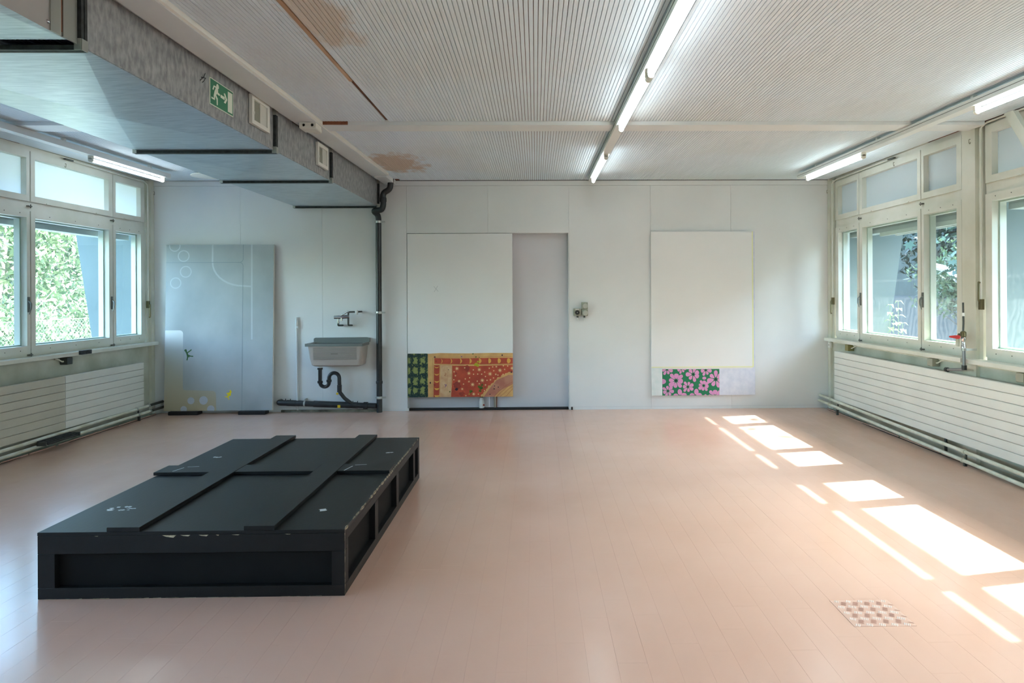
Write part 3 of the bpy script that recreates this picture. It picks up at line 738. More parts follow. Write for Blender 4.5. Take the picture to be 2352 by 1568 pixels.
light_row('row of white fluorescent tubes above the duct-side windows', -4.36, -2.3, 7.82, [(6.50, 7.72), (3.2, 4.42), (.7, 1.95), (-1.5, -.25)], .035, G, -1)

# ------------------------------------------------------------------ radiators and heating pipes
def radiator(label, side, y0, y1, z0, z1, n, m, group='flat panel radiators below the windows'):
    F = XR if side > 0 else -XL; U = lambda u: side * (F + u)
    r = thing('radiator', label, 'radiator', (U(-.05), (y0 + y1) / 2, z0), group)
    h = (z1 - z0) / n; tm = MB().cbox(U(-.086), U(-.045), y0, y1, z0, z0 + h - .0032, .0035).mesh('flat_tube', m)
    for i in range(n):
        o = linkcopy(tm, 'flat_tube', r, (0, 0, i * h)); o.matrix_parent_inverse = Matrix.Translation(-r.location)
    MB().box(U(-.0445), U(-.03), y0 + .01, y1 - .01, z0 + .005, z1 - .008).build('back_plate', m, r)
    for yy in (y0 + .12, y1 - .12): BX('bracket', 'cream_dirty', r, U(-.0298), U(.033), yy - .015, yy + .015, z1 - .12, z1 - .06)
    for yy in (y0 + .12, y1 - .12): BX('bracket', 'cream_dirty', r, U(-.0298), U(.033), yy - .015, yy + .015, z0 + .04, z0 + .1)
    return r
radiator('long white ribbed panel radiator under the sun-side windows', 1, 3.2, 8.17, .166, .782, 8, 'radiator_white')
radiator('cleaner white panel radiator beside the leaning painting', -1, 6.808, 8.15, .152, .695, 7, 'radiator_white')
radiator('dirtier cream panel radiator behind the black crate', -1, 4.4, 6.803, .152, .695, 7, 'radiator_old')
def hpipe(label, side, u, z, zslope, group, dark_end):
    F = XR if side > 0 else -XL; X = side * (F + u)
    t = thing('heating_pipe', label, 'pipe', (X, 5.5, z), group)
    zz = lambda y: z + zslope * (y - D)
    MB().sweep([(X, 2.2, zz(4.7)), (X, 4.7, zz(4.7)), (X, 8.23, zz(8.23))], .0165, 12).build('pipe_run', 'pipe_cream', t)
    MB().sweep([(X, 8.232, zz(8.3)), (X, D - .004, zz(D))], .0165, 12).build('end_length', 'old_iron' if dark_end else 'pipe_cream', t)
    cl = MB()
    for y in (8.22, 7.98, 5.63):
        cl.lathe([(.021, -.012), (.023, 0), (.021, .012)], (X, y, zz(y)), 'Y', 14)
    build_each(cl, 'clamp_ring', 'clamp' if dark_end else 'pipe_cream', t)
    MB().box(X - .004, X + .004, 8.0, 8.02, max(.0, 0), zz(8) - .012).box(X - .004, X + .004, 5.6, 5.62, -.02, zz(5.6) - .012).build('support', 'old_iron', t)
hpipe('upper cream heating pipe along the wall foot behind the sun patches', 1, -.115, .168, .0165, 'heating pipes along the side walls', False)
hpipe('lower cream heating pipe along the wall foot behind the sun patches', 1, -.130, .102, .0190, 'heating pipes along the side walls', False)
hpipe('upper cream heating pipe along the wall foot on the duct side', -1, -.10, .150, .0125, 'heating pipes along the side walls', True)
hpipe('lower cream heating pipe along the wall foot on the duct side', -1, -.118, .082, .008, 'heating pipes along the side walls', True)
vv = thing('radiator_valve', 'dark drain valve hanging under the long radiator beside the sun patches', 'valve', (3.80, 5.85, .0))
MB().lathe([(.013, 0), (.013, .05), (.02, .06), (.02, .09), (.012, .1), (.012, .15)], (3.815, 6.02, .02), 'Z', 12).build('body', 'old_iron', vv); MB().cyl((3.80, 6.0, .10), (3.83, 6.04, .10), .018, 10).build('wheel', 'flange_dark', vv)
# scrap of grey louvre lying on the left pipe
sc_ = thing('metal_louvre', 'dark grey ribbed metal louvre resting on the duct-side heating pipe', 'louvre', (-4.84, 6.6, .08))
for i in range(4): MB().add([(-4.80 + i * .021, 6.36 + i * .012, .112 - i * .010), (-4.783 + i * .021, 6.36 + i * .012, .108 - i * .010), (-4.783 + i * .021, 6.80 + i * .012, .108 - i * .010), (-4.80 + i * .021, 6.80 + i * .012, .112 - i * .010),
    (-4.80 + i * .021, 6.36 + i * .012, .122 - i * .010), (-4.783 + i * .021, 6.36 + i * .012, .118 - i * .010), (-4.783 + i * .021, 6.80 + i * .012, .118 - i * .010), (-4.80 + i * .021, 6.80 + i * .012, .122 - i * .010)],
    [(0, 3, 2, 1), (4, 5, 6, 7), (0, 1, 5, 4), (1, 2, 6, 5), (2, 3, 7, 6), (3, 0, 4, 7)]).build('slat', 'flange_dark', sc_)
MB().box(-4.80, -4.715, 6.355, 6.37, .075, .113).box(-4.80, -4.715, 6.82, 6.835, .075, .113).build('end_cap', 'old_iron', sc_)

# ------------------------------------------------------------------ sockets and cables below the sills
def sill_socket(label, y, X, sg_, m_body, lid=True, group='sockets below the window sills'):
    t = thing('wall_socket', label, 'socket', (X, y, .81), group)
    MB().cbox(X - sg_ * .04, X + sg_ * .034, y - .04, y + .04, .80, .875, .004).build('box', m_body, t)
    if lid: MB().lathe([(.034, 0), (.034, .018), (.028, .026), (.01, .03)], (X, y + .04, .838), 'Y', 18).lathe([(.036, 0), (.036, .006)], (X, y + .046, .838), 'Y', 18).build('round_lid', 'socket_lid', t)
    MB().sweep(bend([(X, y - .04, .835), (X, y - .06, .835), (X + sg_ * .02, y - .085, .86), (X + sg_ * .024, y - .13, .868)], .02, 4), .0075, 8).build('cable_gland', 'pipe_cream', t)
sill_socket('olive socket box below the sun-side sill close to the back wall', 7.93, XR - .005, 1, 'olive_box', False)
sill_socket('grey socket with round lid below the middle of the sun-side window nearest the back wall', 6.24, XR - .005, 1, 'socket_grey')
sill_socket('grey socket with round lid below the sun-side sill at the picture edge', 5.07, XR - .005, 1, 'socket_grey')
sill_socket('dark grubby socket box hanging below the duct-side window sill', 6.93, XL + .005, -1, 'old_iron')
cb_ = MB().sweep([(XR + .022, 2.2, .872), (XR + .022, 5.5, .87), (XR + .022, 5.75, .866), (XR + .022, 8.42, .868)], .007, 8).build('cable_conduit', 'pipe_cream'); tag(cb_, 'thin cream cable conduit under the sun-side sill', 'conduit')
wsx = thing('light_switch', 'small white switch at the corner end of the sun-side sill', 'switch', (XR, 8.46, .80)); MB().cbox(XR - .022, XR - .0005, 8.43, 8.49, .795, .865, .003).build('plate', 'white_plastic', wsx); MB().lathe([(.006, 0), (.006, -.003)], (XR - .022, 8.46, .832), 'X', 10).build('screw_hole', 'ink', wsx)
bk = thing('metal_bracket', 'dark grey metal bracket screwed onto the duct-side window sill edge', 'bracket', (-4.85, 7.12, .885))
MB().box(-4.862, -4.832, 7.03, 7.19, .892, .935).build('body', 'flange_dark', bk); MB().lathe([(.007, 0), (.007, .0015)], (-4.832, 7.15, .912), 'X', 10).lathe([(.007, 0), (.007, .0015)], (-4.832, 7.1, .912), 'X', 10).build('holes', 'ink', bk)
# gas line with red lever
gx = 3.752
gp = thing('gas_pipe', 'grey gas pipe with red lever valve on the sun-side window post', 'pipe', (gx, 5.68, .80))
MB().sweep(bend([(gx, 5.665, 1.02), (gx, 5.66, .835), (gx, 5.90, .805)], .03, 5), .0135, 12).build('pipe_bend', 'steel_pipe', gp)
MB().lathe([(.021, 0), (.021, .03), (.019, .032)], (gx, 5.886, .8052), 'Y', 12).lathe([(.02, -.02), (.02, .02)], (gx, 5.66, .85), 'Z', 12).build('elbow_sleeve', 'flange_dark', gp)
MB().lathe([(.015, 0), (.02, .005), (.02, .035), (.016, .04), (.016, .075), (.02, .08), (.02, .1), (.014, .105)], (gx, 5.668, 1.015), 'Z', 14).build('union', 'chrome', gp)
MB().lathe([(.014, 0), (.024, .01), (.024, .045), (.014, .055)], (gx, 5.67, 1.115), 'Z', 14).cyl((gx, 5.67, 1.14), (gx, 5.73, 1.135), .012, 10).build('valve_body', 'brass_dark', gp)
MB().prism([(5.675, 1.128), (5.70, 1.133), (5.82, 1.118), (5.822, 1.105), (5.70, 1.098), (5.675, 1.105)], lambda a, b, t: (gx - .03 + t, a, b), 0, .008).build('lever', 'lever_red', gp, 'red lever')
MB().sweep([(gx, 5.672, 1.17), (gx + .012, 5.685, 1.25), (gx + .012, 5.69, 1.42)], .008, 8).build('hose_barb', 'old_iron', gp); MB().cyl((gx + .012, 5.687, 1.30), (gx + .012, 5.688, 1.33), .011, 10).build('sleeve', 'white_plastic', gp)
MB().cyl((gx, 5.745, 1.13), (gx, 5.75, 1.03), .016, 12).build('outlet', 'pipe_cream', gp)
MB().box(gx, XR - .0005, 5.63, 5.645, 1.0, 1.02).lathe([(.021, -.012), (.021, .012)], (gx, 5.664, 1.01), 'Z', 14).build('pipe_clip', 'clamp', gp)

# ------------------------------------------------------------------ wall switches by the door
sw = thing('switch_cluster', 'grey surface switch box with black rotary knob and two sockets beside the door', 'switch', (.58, D - .03, 1.22))
MB().cbox(.492, .588, D - .06, D - .0005, 1.228, 1.322, .005).build('switch_box', 'socket_grey', sw)
k_ = MB().lathe([(.03, 0), (.028, -.014), (.024, -.016)], (.54, D - .06, 1.272), 'Y', 22).build('rotary_knob', 'rubber', sw); MB().lathe([(.006, 0), (.005, -.003)], (.54, D - .076, 1.272), 'Y', 12).build('knob_dot', 'white_plastic', k_)
BX('label_strip', 'white_plastic', sw, .515, .562, D - .0612, D - .06, 1.306, 1.317)
for z in (1.228, 1.318):
    so_ = MB().cbox(.597, .676, D - .075, D - .0005, z, z + .086, .005).build('socket', 'socket_grey', sw)
    MB().lathe([(.035, 0), (.035, -.012), (.03, -.02), (.01, -.022)], (.64, D - .075, z + .038), 'Y', 20).build('lid', 'socket_lid', so_)
for xx in (.545, .633):
    MB().lathe([(.013, 0), (.013, -.022), (.01, -.024)], (xx, D - .03, 1.228), 'Z', 12).build('cable_gland', 'old_iron', sw); MB().sweep(bend([(xx, D - .03, 1.205), (xx + .004, D - .03, 1.19), (xx + (.016 if xx < .6 else -.008), D - .03, 1.165)], .01, 3), .008, 8).build('cable_stub', 'white_plastic', sw)
pl_ = BX('door_stop', 'rubber', None, .457, .477, D - .02, D - .002, .0, .038); tag(pl_, 'tiny black rubber stop on the floor beside the door', 'door stop')

# ------------------------------------------------------------------ black crate
CX0, CX1, CY0, CY1, CH = -2.492, -.967, 3.30, 5.41, .335
cr = thing('wooden_crate', 'large flat black painted wooden shipping crate with battened lid on the floor', 'crate', ((CX0 + CX1) / 2, (CY0 + CY1) / 2, 0))
rd = .035
BX('body', 'black_inner', cr, CX0 + rd, CX1 - rd, CY0 + rd, CY1 - rd, .004, CH - .02)
MB().cbox(CX0, CX1, CY0, CY1, CH - .018, CH, .0015).build('lid', 'black_paint', cr)
def rail(*a): MB().cbox(*a, .0015).build('rail', 'black_paint', cr)
def stile(*a): MB().cbox(*a, .0015).build('stile', 'black_paint', cr)
zt = CH - .0185
for ya, yb2 in ((CY0 + .0005, CY0 + rd), (CY1 - rd, CY1 - .0005)):
    rail(CX0 + .001, CX1 - .001, ya, yb2, .226, zt); rail(CX0 + .001, CX1 - .001, ya, yb2, .001, .056)
    stile(CX0 + .001, CX0 + .084, ya, yb2, .0565, .2255); stile(CX1 - .065, CX1 - .001, ya, yb2, .0565, .2255)
for xa, xb in ((CX1 - rd, CX1 - .0005), (CX0 + .0005, CX0 + rd)):
    rail(xa, xb, CY0 + rd + .0005, CY1 - rd - .0005, .27, zt); rail(xa, xb, CY0 + rd + .0005, CY1 - rd - .0005, .001, .052)
    for ya, yb2 in ((CY0 + rd + .0005, CY0 + .065), (3.925, 4.0), (4.525, 4.60), (5.15, 5.215), (CY1 - rd - .03, CY1 - rd - .0005)): stile(xa, xb, ya, yb2, .0525, .2695)
BT = .0225
for xa, xb in ((-2.148, -1.986), (-1.468, -1.317)):
    MB().cbox(xa, xb, CY0 - .002, CY1 + .02, CH + .0003, CH + BT, .0015).build('batten', 'black_paint', cr)
for xa, xb in ((-2.512, -2.149), (-1.985, -1.469), (-1.316, -.972)):
    MB().cbox(xa, xb, 4.325, 4.505, CH + .0003, CH + BT - .002, .0015).build('cross_batten', 'black_paint', cr)
chips = MB(); cw = MB()
rr = random.Random(3)
def topchip(mb, x_, y_, sx, sy, z, seed):
    p = blobpoly(0, 0, 1, 10, .45, seed); mb.prism([(x_ + a * sx, y_ + b * sy) for a, b in p], lambda a, b, t: (a, b, z + t), 0, .0006)
for i in range(11): topchip(cw, -2.40 + rr.random() * .17, 3.63 + rr.random() * .07, .006 + rr.random() * .012, .004 + rr.random() * .007, CH, i)
for i in range(4): topchip(cw, -2.35 + i * .014, 4.79 + rr.random() * .03, .009, .012, CH, 20 + i)
topchip(cw, -1.172, 3.60, .024, .022, CH, 40)
for i in range(3): topchip(cw, -1.17 + rr.random() * .1, 4.84 + rr.random() * .06, .012, .012, CH, 50 + i)
for q in stroke([(-1.27, 4.335), (-1.245, 4.44)], .006) + stroke([(-1.235, 4.47), (-1.16, 4.48)], .004) + stroke([(-2.40, 4.35), (-2.375, 4.44)], .005) + stroke([(-2.36, 4.46), (-2.29, 4.47)], .004): cw.prism(q, lambda a, b, t: (a, b, CH + BT - .002 + t), 0, .0006)
cw.build('paint_specks', 'chip_white', cr)
y = CY0 + .004
while y < CY1 - .02:   # worn upper right edge
    L = .015 + rr.random() * .07
    if rr.random() < .72:
        w = .002 + rr.random() * .011
        chips.add([(CX1 + .0004, y, CH - .0015), (CX1 + .0004, y + L, CH - .0015), (CX1 + .0004, y + L * .8, CH - .0015 - w), (CX1 + .0004, y + L * .3, CH - .0015 - w * .6)], [(0, 1, 2, 3)])
        chips.add([(CX1 - .0012, y, CH + .0005), (CX1 - .0012, y + L, CH + .0005), (CX1 - .003 - w * .4, y + L * .7, CH + .0005), (CX1 - .003, y + L * .2, CH + .0005)], [(0, 1, 2, 3)])
    y += L
z = .01
while z < CH - .02:
    L = .01 + rr.random() * .03
    if rr.random() < .6: chips.add([(CX1 + .0006, CY0 + .0006, z), (CX1 + .0006, CY0 + .0006, z + L), (CX1 + .0006, CY0 + .004 + rr.random() * .004, z + L * .7), (CX1 + .0006, CY0 + .003, z + L * .2)], [(0, 1, 2, 3)])
    z += L
for x_, w, h in ((-1.84, .07, .012), (-1.76, .05, .006), (-1.67, .05, .007), (-1.60, .016, .005), (-1.51, .04, .003), (-2.2, .02, .002), (-1.25, .03, .002)):
    chips.add([(x_ - w / 2, CY0 - .0006, CH - .0195), (x_ + w / 2, CY0 - .0006, CH - .0195), (x_ + w * .3, CY0 - .0006, CH - .02 - h), (x_ - w * .2, CY0 - .0006, CH - .02 - h * .6)], [(0, 1, 2, 3)])
for i in range(26):
    x_ = CX0 + .02 + rr.random() * 1.48; w = .01 + rr.random() * .06
    chips.add([(x_, CY0 - .0003, .001), (x_ + w, CY0 - .0003, .001), (x_ + w, CY0 - .0003, .002 + rr.random() * .003), (x_, CY0 - .0003, .003)], [(0, 1, 2, 3)])
chips.build('worn_edges', 'chip', cr)

# ------------------------------------------------------------------ floor hatch of chequer plate
hp = thing('floor_hatch', 'small square painted chequer-plate hatch set in the floor', 'hatch', (1.578, 3.056, 0))
HX0, HX1, HY0, HY1 = 1.435, 1.72, 2.93, 3.182
MB().cbox(HX0, HX1, HY0, HY1, -.001, .0018, .0008).build('plate', 'floor_plate', hp)
bl, bw = MB(), MB(); pt = .0575
for i in range(-1, 7):
    for j in range(-1, 6):
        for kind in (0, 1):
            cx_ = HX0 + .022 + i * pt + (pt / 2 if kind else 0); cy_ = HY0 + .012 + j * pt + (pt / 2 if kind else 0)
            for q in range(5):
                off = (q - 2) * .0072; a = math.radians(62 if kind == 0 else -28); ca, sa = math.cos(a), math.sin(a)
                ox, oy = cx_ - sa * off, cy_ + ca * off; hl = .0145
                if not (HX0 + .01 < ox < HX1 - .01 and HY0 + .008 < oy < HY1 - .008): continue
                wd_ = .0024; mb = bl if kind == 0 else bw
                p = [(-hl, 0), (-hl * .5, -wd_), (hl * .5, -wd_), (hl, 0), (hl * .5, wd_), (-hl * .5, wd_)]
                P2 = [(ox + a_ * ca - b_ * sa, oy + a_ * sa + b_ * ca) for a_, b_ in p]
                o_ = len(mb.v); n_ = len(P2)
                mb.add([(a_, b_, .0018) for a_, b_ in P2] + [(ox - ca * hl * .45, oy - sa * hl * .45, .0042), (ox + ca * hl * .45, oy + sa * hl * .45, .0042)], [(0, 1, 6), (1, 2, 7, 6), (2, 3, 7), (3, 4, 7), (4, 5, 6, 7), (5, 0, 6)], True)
o = bl.build('tread_bars', 'plate_bar_glint', hp); o['kind'] = 'stuff'; o = bw.build('tread_bars', 'plate_bar_dull', hp); o['kind'] = 'stuff'  # highlight put into the colour: bars turned one way are paler

# ------------------------------------------------------------------ sink, tap, pipes
sk = thing('utility_sink', 'grey plastic utility sink with ribbed front on the back wall', 'sink', (-2.52, D - .16, .62))
sx0, sx1, sy0 = -2.89, -2.165, D - .33
# basin shell: loft of rounded rectangles, outside then inside
def rrect(x0, x1, y0, y1, r, z, n=5):
    out = []
    for cx_, cy_, a0 in ((x1 - r, y1 - r, 0), (x0 + r, y1 - r, 90), (x0 + r, y0 + r, 180), (x1 - r, y0 + r, 270)):
        for k in range(n + 1):
            a = math.radians(a0 + 90 * k / n); out.append((cx_ + r * math.cos(a), cy_ + r * math.sin(a), z))
    return out
def loft(mb, rings, cap0=True, cap1=True):
    n = len(rings[0]); vs = [p for r in rings for p in r]
    fs = [(i * n + k, i * n + (k + 1) % n, (i + 1) * n + (k + 1) % n, (i + 1) * n + k) for i in range(len(rings) - 1) for k in range(n)]
    if cap0: fs.append(tuple(range(n)))
    if cap1: fs.append(tuple((len(rings) - 1) * n + k for k in range(n)))
    return mb.add(vs, fs, True)
yb_ = D - .002
mb = MB(); loft(mb, [rrect(sx0 + .085, sx1 - .06, sy0 + .07, yb_ - .03, .05, .615), rrect(sx0 + .06, sx1 - .035, sy0 + .045, yb_ - .012, .05, .632), rrect(sx0 + .045, sx1 - .022, sy0 + .03, yb_ - .005, .04, .72), rrect(sx0 + .03, sx1 - .012, sy0 + .02, yb_ - .003, .03, .872)], True, False); mb.build('basin', 'sink_body', sk)
mb = MB(); loft(mb, [rrect(sx0 + .045, sx1 - .027, sy0 + .035, yb_ - .05, .03, .895), rrect(sx0 + .06, sx1 - .035, sy0 + .045, yb_ - .06, .04, .66), rrect(sx0 + .1, sx1 - .08, sy0 + .09, yb_ - .1, .05, .645)], False, True); mb.build('basin_inside', 'sink_inside', sk)
mb = MB(); oa = rrect(sx0, sx1, sy0, yb_ - .001, .012, .872); ob = rrect(sx0, sx1, sy0, yb_ - .001, .012, .905); ia = rrect(sx0 + .044, sx1 - .026, sy0 + .034, yb_ - .049, .03, .905); ib = rrect(sx0 + .03, sx1 - .012, sy0 + .02, yb_ - .003, .03, .872)
loft(mb, [ib, oa, ob, ia, rrect(sx0 + .045, sx1 - .027, sy0 + .035, yb_ - .05, .03, .894)], False, False); mb.build('rim', 'sink_rim', sk)
MB().prism([(sx0 + .02, .9055), (sx1 + .012, .9055), (sx1 + .012, .958), (sx1 - .03, .966), (sx0 + .035, .962), (sx0 + .02, .95)], lambda a, b, t: (a, t, b), yb_ - .045, yb_).build('splashback', 'sink_rim', sk)
rb = MB()
for i in range(10):
    z = .705 + i * .0155; yy = sy0 + .0285 - (z - .72) * .065
    rb.cbox(sx0 + .10, sx1 - .085, yy - .004, yy + .012, z, z + .0065, .0015)
rb.build('front_ribs', 'sink_rib', sk); MB().box(sx0 + .32, sx0 + .40, sy0 + .019, sy0 + .03, .765, .79).build('badge', 'sink_rib', sk)
tp = thing('wall_tap', 'chrome mixer tap on the wall above the grey sink', 'tap', (-2.45, D - .08, 1.12))
yt = D - .09
MB().sweep([(-2.585, yt - .02, 1.228), (-2.50, yt - .02, 1.232), (-2.40, yt, 1.236)], [.022, .027, .025], 14).build('mixer_body', 'chrome', tp)
MB().sweep([(-2.53, yt - .03, 1.235), (-2.40, yt - .04, 1.305)], [.008, .012], 10).build('lever', 'chrome', tp)
MB().sweep([(-2.535, yt - .02, 1.225), (-2.535, yt - .02, 1.17)], .013, 12).lathe([(.018, 0), (.018, .02), (.012, .022)], (-2.535, yt - .02, 1.15), 'Z', 12).sweep([(-2.49, yt - .03, 1.22), (-2.49, yt - .03, 1.185)], .014, 12).build('inlet', 'chrome', tp)
MB().sweep(bend([(-2.535, yt - .02, 1.15), (-2.535, yt - .02, 1.125), (-2.51, D - .002, 1.12)], .02, 4), .013, 10).sweep(bend([(-2.412, yt, 1.235), (-2.412, yt, 1.125), (-2.39, D - .002, 1.12)], .02, 4), .012, 10).sweep(bend([(-2.412, yt, 1.236), (-2.41, yt, 1.295), (-2.27, yt + .01, 1.298), (-2.265, D - .002, 1.298)], .015, 4), .011, 10).build('iron_pipes', 'old_iron', tp)
MB().lathe([(.012, -.04), (.018, -.035), (.02, -.01), (.022, .012), (.014, .02)], (-2.305, yt + .0, 1.30), 'Z', 12).build('shutoff_knob', 'knob_clear', tp)
# trap
tr = thing('sink_trap', 'black plastic drain trap curling below the grey sink', 'pipe', (-2.66, D - .14, .10))
q = D - .15
path = [(-2.757, q, .60), (-2.757, q, .36), (-2.757 + .055, q, .315)]
arc1 = [(-2.70 + .057 * math.cos(a), q, .40 + .057 * math.sin(a)) for a in [math.pi + math.pi * k / 10 for k in range(11)]]
arc2 = [(-2.578 + .065 * math.cos(a), q, .455 + .065 * math.sin(a)) for a in [math.pi - math.pi * k / 10 for k in range(11)]]
path = [(-2.757, q, .60)] + arc1 + [(-2.643, q, .42)] + arc2 + [(-2.513, q, .40), (-2.513, q + .02, .27), (-2.46, q + .04, .19), (-2.36, q + .052, .108)]
MB().sweep(bend(path[:-3] + path[-3:], .02, 3), .0235, 14).build('trap_bend', 'pipe_black', tr)
MB().lathe([(.03, 0), (.033, .004), (.033, .028), (.03, .03)], (-2.757, q, .39), 'Z', 16).lathe([(.03, 0), (.033, .004), (.033, .028), (.03, .03)], (-2.643, q, .405), 'Z', 16).lathe([(.033, 0), (.033, .02), (.027, .022)], (-2.757, q, .565), 'Z', 16).lathe([(.029, 0), (.029, .09)], (-2.513, q + .004, .275), 'Z', 14).build('trap_nuts', 'pipe_black', tr)
MB().lathe([(.028, 0), (.03, .03)], (-2.757, q, .588), 'Z', 14).build('plug_collar', 'white_plastic', tr)
MB().box(-2.545, -2.52, q - .026, q - .018, .245, .27).build('sticker', 'sticker_yellow', tr)
wp = thing('waste_pipe', 'horizontal black waste pipe along the foot of the back wall', 'pipe', (-2.7, D - .1, .06))
q2 = D - .085
zl = lambda x_: .135 - (x_ + 3.33) * .040
MB().sweep(bend([(-3.31, D + .0, zl(-3.31)), (-3.315, q2, zl(-3.31)), (-2.06, q2, zl(-2.06))], .06, 6), .036, 16).build('pipe_run', 'pipe_black', wp)
sl_ = MB()
for xa, xb, r_ in ((-3.20, -3.09, .039), (-2.86, -2.40, .041), (-2.22, -2.17, .047), (-2.40, -2.30, .040)): sl_.sweep([(xa, q2, zl(xa)), (xb, q2, zl(xb))], r_, 16)
for xa in (-3.22, -3.16, -2.36, -2.30, -2.45): sl_.cyl((xa, q2, zl(xa) + .035), (xa, q2, zl(xa) + .055), .005, 6)
build_each(sl_, 'coupling', 'pipe_black', wp)
MB().sweep([(-2.985, q2, zl(-2.985)), (-2.965, q2, zl(-2.965))], .039, 16).box(-2.98, -2.97, q2, D - .001, zl(-2.97) + .03, zl(-2.97) + .06).build('pipe_clip', 'clamp', wp)
MB().box(-2.545, -2.51, q2 - .044, q2 - .036, .07, .105).build('sticker', 'sticker_yellow', wp)
MB().box(-3.30, -2.03, D - .035, D - .0005, .0, .028).build('grimy_ledge', 'trough', wp)
# stack pipe
st = thing('soil_stack', 'tall black vertical waste stack pipe with bends at the ceiling', 'pipe', (-2.02, D - .08, 0))
q3 = D - .075
MB().sweep([(-2.022, q3, .0), (-2.022, q3, 2.50)], .0365, 18).build('straight_pipe', 'pipe_black', st)
MB().sweep(bend([(-2.022, q3, 2.49), (-2.03, q3, 2.545), (-2.085, q3 - .03, 2.595), (-1.965, q3 - .06, 2.60), (-1.945, q3 - .06, 2.66), (-1.95, q3 - .06, 2.82), (-1.86, q3 - .06, 2.86), (-1.845, q3 - .06, cz(D) + .005)], .055, 5), .037, 16).build('offset_bends', 'pipe_black', st)
MB().lathe([(.041, 0), (.043, .004), (.043, .03), (.041, .034)], (-2.022, q3, .37), 'Z', 18).lathe([(.04, 0), (.043, .01), (.043, .05), (.04, .06)], (-1.947, q3 - .06, 2.70), 'Z', 16).build('socket_ring', 'pipe_black', st)
for z in (2.44, 1.27, .175):
    MB().lathe([(.039, 0), (.04, .002), (.04, .028), (.039, .03)], (-2.022, q3, z), 'Z', 18).box(-1.985, -1.94, q3 - .008, q3 + .008, z + .004, z + .026).box(-2.07, -2.06, q3 - .006, q3 + .006, z + .006, z + .024).box(-2.03, -2.01, q3 + .03, D - .0005, z + .005, z + .025).build('pipe_clamp', 'clamp', st)
BX('ceiling_hole_edge', 'bare_wood', st, -1.80, -1.75, D - .12, D - .06, cz(D) - .008, cz(D) - .0005)
vp = thing('water_pipe', 'thin white water pipe rising on the wall between painting and sink', 'pipe', (-3.1, D - .02, 0))
MB().sweep([(-3.09, D - .02, .0), (-3.1, D - .02, 1.17)], .0125, 10).build('pipe_run', 'wall_white', vp); MB().lathe([(.017, 0), (.017, .1), (.01, .11), (.01, .13), (.014, .14)], (-3.1, D - .02, 1.09), 'Z', 12).cyl((-3.1, D - .02, 1.10), (-3.075, D - .03, 1.10), .014, 10).build('valve_end', 'wall_white', vp)

# ------------------------------------------------------------------ paintings
def layer(mb, polys, fn, t, th=.0004):
    for p in polys:
        if len(p) >= 3: mb.prism(p, fn, t, t + th)
# 1: leaning grey-blue painting
p1 = thing('painting', 'tall grey-blue abstract painting leaning on the back wall on black blocks', 'painting', (-4.05, D - .12, .045), 'paintings along the back wall')
A0, A1, B0, B1 = -4.742, -3.372, .047, 2.17
ybot, ytop = D - .135, D - .055
def f1(a, b, t):
    k = (b - B0) / (B1 - B0); return (a, ybot + (ytop - ybot) * k - t, b)
def m1(px, py): return (A0 + (px - 72) / (992 - 72) * (A1 - A0), B1 - (py - 90) / (1506 - 90) * (B1 - B0))
MB().prism([(A0, B0), (A1, B0), (A1, B1), (A0, B1)], f1, -.035, -.0005).build('stretcher', 'canvas_edge', p1)
MB().prism([(A0, B0), (A1, B0), (A1, B1), (A0, B1)], f1, -.0005, .001).build('picture_ground', 'pic_ground', p1)
def ring(cx, cy, r, w, n=28): return [[m1(cx + (r + w / 2) * math.cos(a), cy + (r + w / 2) * math.sin(a)), m1(cx + (r + w / 2) * math.cos(b), cy + (r + w / 2) * math.sin(b)), m1(cx + (r - w / 2) * math.cos(b), cy + (r - w / 2) * math.sin(b)), m1(cx + (r - w / 2) * math.cos(a), cy + (r - w / 2) * math.sin(a))] for a, b in ((2 * math.pi * k / n, 2 * math.pi * (k + 1) / n) for k in range(n))]
def mstroke(pts, w): return [[m1(*p) for p in q] for q in stroke(pts, w)]
CL = lambda ps: [clip(p, A0, A1, B0, B1) for p in ps]
lm = MB()
for c in ((143, 100, 45), (220, 187, 46), (240, 322, 46), (155, 418, 44)): layer(lm, CL(ring(*c, 9)), f1, .001)
arc = [(468, 90), (468, 240)] + [(468 + 262 * (1 - math.cos(a)), 240 + 205 * math.sin(a)) for a in [math.pi / 2 * k / 9 for k in range(1, 10)]] + [(800, 450)]
layer(lm, CL(mstroke(arc, 14)), f1, .0011); layer(lm, CL(mstroke([(803, 88), (812, 900)], 15)), f1, .0012)
lm.build('light_lines', 'pic_light', p1)
tn = MB()
def rc_(cx, cy, r, a0, a1, n=6): return [(cx + r * math.cos(math.radians(a0 + (a1 - a0) * k / n)), cy + r * math.sin(math.radians(a0 + (a1 - a0) * k / n))) for k in range(n + 1)]
Lp = [(72, 822)] + rc_(195, 852, 30, -90, 0) + rc_(250, 1310, 20, 180, 90) + rc_(480, 1370, 32, -90, 0) + [(515, 1506), (72, 1506)]
layer(tn, [[m1(*p) for p in Lp]], f1, .0011, .0003); tn.build('tan_shape', 'pic_tan', p1)
bd = MB()
for c in ((300, 1420, 30), (407, 1418, 36), (240, 1492, 28), (470, 1492, 32)): layer(bd, CL([[m1(*p) for p in ellipse(c[0], c[1], c[2], c[2], 20)]]), f1, .0015)
bd.build('blue_dots', 'pic_blue', p1)
ln = MB(); layer(ln, CL(mstroke([(72, 243), (690, 243)] + rc_(700, 213, 30, 90, 0) + [(729, 88)], 5)), f1, .0016); layer(ln, CL(mstroke([(690, 244)] + rc_(700, 274, 30, -90, 0) + [(733, 1506)], 4)), f1, .0017); ln.build('dark_lines', 'pic_line', p1)
fg = MB()
